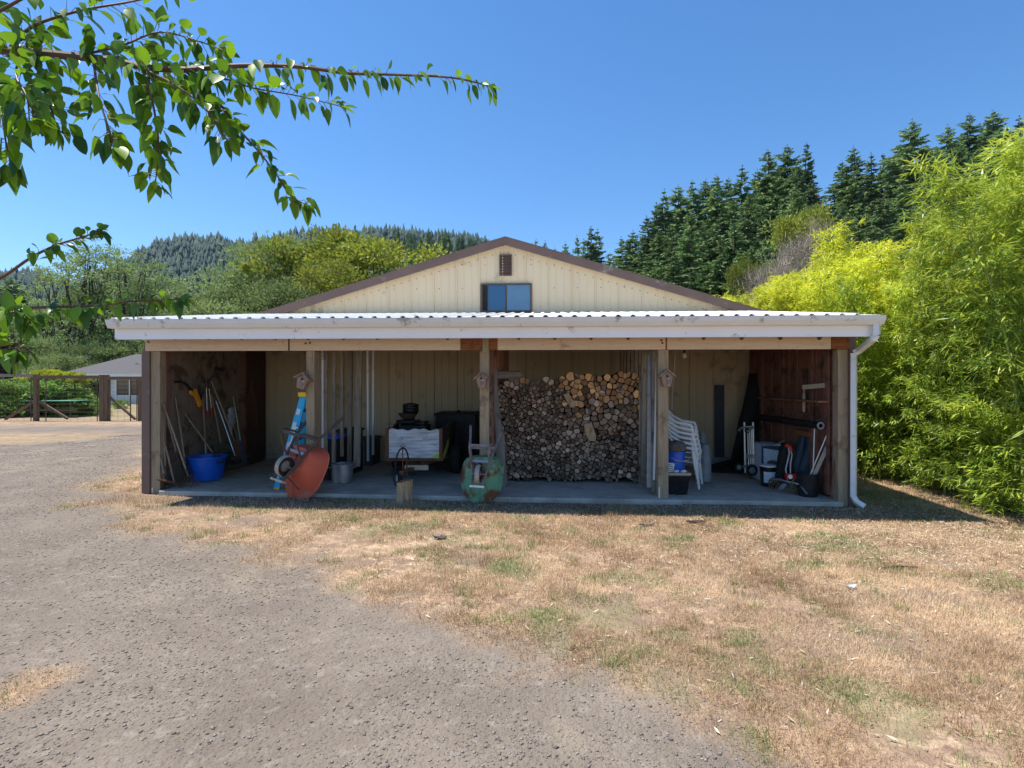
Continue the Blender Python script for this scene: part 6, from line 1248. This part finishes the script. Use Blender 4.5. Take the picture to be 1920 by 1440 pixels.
# ---------------------------------------------------------------- plum tree whose branches hang into the picture from the left
def cp(px, py, Y): return Vector(((px-960)/1000*Y, Y, EYE-(py-720)/1000*Y))
pl = Thing('plum_tree', 'plum tree at the left whose leafy branches hang across the sky', 'tree', (-3.6, 2.6, 0), frame='W')
m = MB(); m.tube([(-3.6, 2.6, -.1), (-3.55, 2.62, .8), (-3.5, 2.6, 1.6), (-3.6, 2.6, 2.4), (-3.8, 2.5, 3.4)], [.11, .085, .075, .05, .03], 12); pl.part('trunk', m, 'plum_bark', True)
gl = np.random.default_rng(77); LV = []; LF = []; LT = []; nv = 0
def leaf(base, d, L, W, tint, drop=.35):
    global nv
    d = Vector(d).normalized(); up = Vector((0, 0, 1)); s_ = d.cross(up+Vector(gl.normal(size=3))*.5).normalized(); n_ = s_.cross(d); rows = []; K = 7; wave = gl.uniform(0, 6)
    fold = gl.uniform(.15, .6); tw = gl.normal()*.25
    for k in range(K):
        f = k/(K-1); hw = W*.5*(math.sin(math.pi*min(1, f**.8*1.0))**.8)*(1-.25*f)+.0005; c_ = Vector(base)+d*L*f*(1-.15*drop*f)-up*drop*L*f*f*.55; sa = s_*math.cos(tw*f)+n_*math.sin(tw*f)
        rows += [c_-sa*hw*(1+.08*math.sin(9*f+wave))+n_*hw*fold, c_, c_+sa*hw*(1+.08*math.sin(8*f+wave))+n_*hw*fold]
    LV.extend([tuple(v) for v in rows]); 
    for k in range(K-1):
        for j in range(2): a = nv+3*k+j; LF.append((a, a+1, a+4, a+3)); LT.append(tint)
    nv += 3*K
tw_m = MB()
def branch(pts, r0, r1, n_leaves, L0=.075, spur=.05, t0=0.0, dens_down=.55):
    P_ = [Vector(p) for p in pts]; seg = []; 
    sm = []
    for i in range(len(P_)-1):      # Catmull-Rom
        a, b, c_, d = P_[max(0, i-1)], P_[i], P_[i+1], P_[min(len(P_)-1, i+2)]
        for k in range(4): t_ = k/4; sm.append(.5*((2*b)+(c_-a)*t_+(2*a-5*b+4*c_-d)*t_*t_+(3*b-a-3*c_+d)*t_**3))
    sm.append(P_[-1]); n = len(sm); tw_m.tube(sm, [r0+(r1-r0)*i/(n-1) for i in range(n)], 7)
    for k in range(int(n_leaves*1.7)):
        f = t0+(1-t0)*(k+gl.random())/int(n_leaves*1.7); q = f*(n-1); i = min(n-2, int(q)); c_ = sm[i].lerp(sm[i+1], q-i); dr = (sm[i+1]-sm[i]).normalized(); rv = Vector(gl.normal(size=3)); rv -= dr*rv.dot(dr); rv.normalize()
        st = (rv*.7+dr*.5+Vector((0, 0, .15))).normalized(); e_ = c_+st*gl.uniform(.3, 1)*spur; tw_m.tube([c_, e_], .0012, 4, False)
        down = gl.random() < dens_down; d = (rv*gl.uniform(.3, 1)+dr*gl.uniform(.1, .7)+Vector((0, 0, -1.15 if down else .15))); L = L0*1.1*gl.uniform(.55, 1.3)*(1-.25*f); leaf(e_, d, L, L*gl.uniform(.5, .68), gl.random(), gl.uniform(.1, .8))
    for k in range(3): d = dr+Vector(gl.normal(size=3))*.5+Vector((0, 0, -.3)); leaf(sm[-1], d, L0*gl.uniform(.6, 1), L0*.42, gl.random(), .4)
    return sm
T0 = (-3.55, 2.6, 2.2)
main = [(-3.6, 2.6, 2.5), cp(-250, 60, 2.55), cp(-60, 88, 2.5), cp(100, 102, 2.45), cp(200, 112, 2.42), cp(280, 127, 2.4), cp(350, 131, 2.4), cp(450, 123, 2.45), cp(560, 125, 2.5), cp(650, 137, 2.55), cp(740, 140, 2.6), cp(850, 146, 2.65), cp(922, 163, 2.7)]
tw_m2 = tw_m
branch(main[:7], .022, .013, 46, .095, .09, .25); branch(main[6:], .0125, .0028, 52, .070, .045, .0, .72)
branch([cp(345, 131, 2.4), cp(385, 165, 2.38), cp(420, 205, 2.4), cp(450, 245, 2.4), cp(490, 290, 2.42), cp(520, 330, 2.45), cp(550, 370, 2.47), cp(576, 384, 2.5)], .007, .0018, 44, .078, .04, .0, .6)
branch([cp(275, 128, 2.4), cp(284, 180, 2.35), cp(296, 250, 2.33), cp(296, 300, 2.32), cp(291, 345, 2.32)], .006, .002, 30, .088, .05, .05, .6)
branch([cp(175, 110, 2.43), cp(185, 180, 2.3), cp(202, 235, 2.25), cp(215, 275, 2.25)], .006, .002, 24, .092, .06, .1, .6)
branch([cp(60, 100, 2.46), cp(78, 150, 2.35), cp(95, 200, 2.3), cp(107, 245, 2.3)], .007, .003, 34, .092, .07, .05, .6)
branch([cp(-60, 90, 2.5), cp(-20, 150, 2.3), cp(0, 195, 2.25), cp(10, 260, 2.2), cp(20, 310, 2.2)], .007, .002, 34, .10, .06, .1, .6)
branch([cp(380, 140, 2.4), cp(430, 150, 2.3), cp(475, 165, 2.3), cp(560, 180, 2.35), cp(640, 200, 2.4)], .005, .0015, 34, .08, .04, 0, .6)
branch([cp(150, 104, 2.44), cp(230, 85, 2.5), cp(300, 60, 2.55), cp(380, 80, 2.6), cp(420, 95, 2.6)], .006, .002, 40, .085, .06, 0, .4)
branch([cp(250, 120, 2.4), cp(330, 160, 2.25), cp(390, 210, 2.25), cp(425, 262, 2.3)], .005, .002, 34, .085, .05, 0, .5)
branch([cp(20, 92, 2.48), cp(60, 50, 2.5), cp(150, 20, 2.55), cp(260, 0, 2.6), cp(360, -30, 2.7)], .009, .003, 34, .09, .07, 0, .4)
branch([cp(-100, 70, 2.5), cp(0, 20, 2.4), cp(90, -30, 2.4), cp(180, -80, 2.5)], .009, .003, 20, .09, .07, 0, .4)
branch([cp(40, 96, 2.47), cp(30, 140, 2.2), cp(50, 180, 2.1), cp(55, 225, 2.1)], .005, .002, 26, .09, .06, 0, .5)
branch([(-3.5, 2.6, 1.75), cp(-200, 600, 2.5), cp(-60, 545, 2.4), cp(0, 522, 2.35), cp(60, 482, 2.35), cp(110, 458, 2.35), cp(160, 443, 2.35), cp(186, 432, 2.36)], .011, .002, 22, .062, .03, .55, .35)
branch([(-3.5, 2.6, 1.7), cp(-200, 620, 2.5), cp(-60, 583, 2.4), cp(0, 577, 2.38), cp(60, 577, 2.36), cp(120, 575, 2.36), cp(180, 573, 2.36), cp(250, 565, 2.36), cp(300, 563, 2.37), cp(345, 560, 2.38)], .011, .0018, 40, .066, .03, .5, .45)
branch([cp(-40, 580, 2.4), cp(0, 590, 2.2), cp(30, 585, 2.2), cp(60, 600, 2.2)], .005, .002, 26, .075, .05, 0, .5)
branch([cp(-60, 583, 2.4), cp(-30, 630, 2.2), cp(0, 655, 2.15), cp(30, 652, 2.15), cp(40, 665, 2.15)], .005, .0015, 12, .07, .03, .3, .4)
for k in range(2):      # the rest of the crown, outside the picture
    a = gl.uniform(1.6, 4.9); e = Vector((-3.7+math.cos(a)*1.5*gl.uniform(.5, 1), 2.4+math.sin(a)*1.3, gl.uniform(2.2, 4.4))); s0 = Vector((-3.6, 2.55, min(3.3, e.z-.4))); branch([s0, s0.lerp(e, .5)+Vector((0, 0, .15)), e], .016, .004, 26, .09, .07, .2, .5)
pl.part('branch', tw_m, 'plum_bark', True).__setitem__('kind', 'stuff')
lm = npmesh('leaf', np.array(LV), np.array(LF), 'plum_leaf', np.array(LT), smooth=True); lo = link('leaf', lm, None)
lo.parent = pl.o; lo.matrix_parent_inverse = pl.o.matrix_world.inverted() if False else Matrix.Translation((3.6, -2.6, 0)); lo['kind'] = 'stuff'

# ---------------------------------------------------------------- air
m = MB(); m.box((-2600, -400, -8), (2600, 2900, 460)); hz_ = bpy.data.materials.new('haze'); hz_.use_nodes = True; t = hz_.node_tree; t.nodes.remove(t.nodes['Principled BSDF'])
pv = t.nodes.new('ShaderNodeVolumePrincipled'); pv.inputs['Color'].default_value = (.40, .60, 1, 1); pv.inputs['Density'].default_value = .00006; pv.inputs['Anisotropy'].default_value = .2
t.links.new(pv.outputs[0], t.nodes['Material Output'].inputs['Volume']); o = link('haze', m.mesh('haze', hz_)); tag(o, kind='stuff')
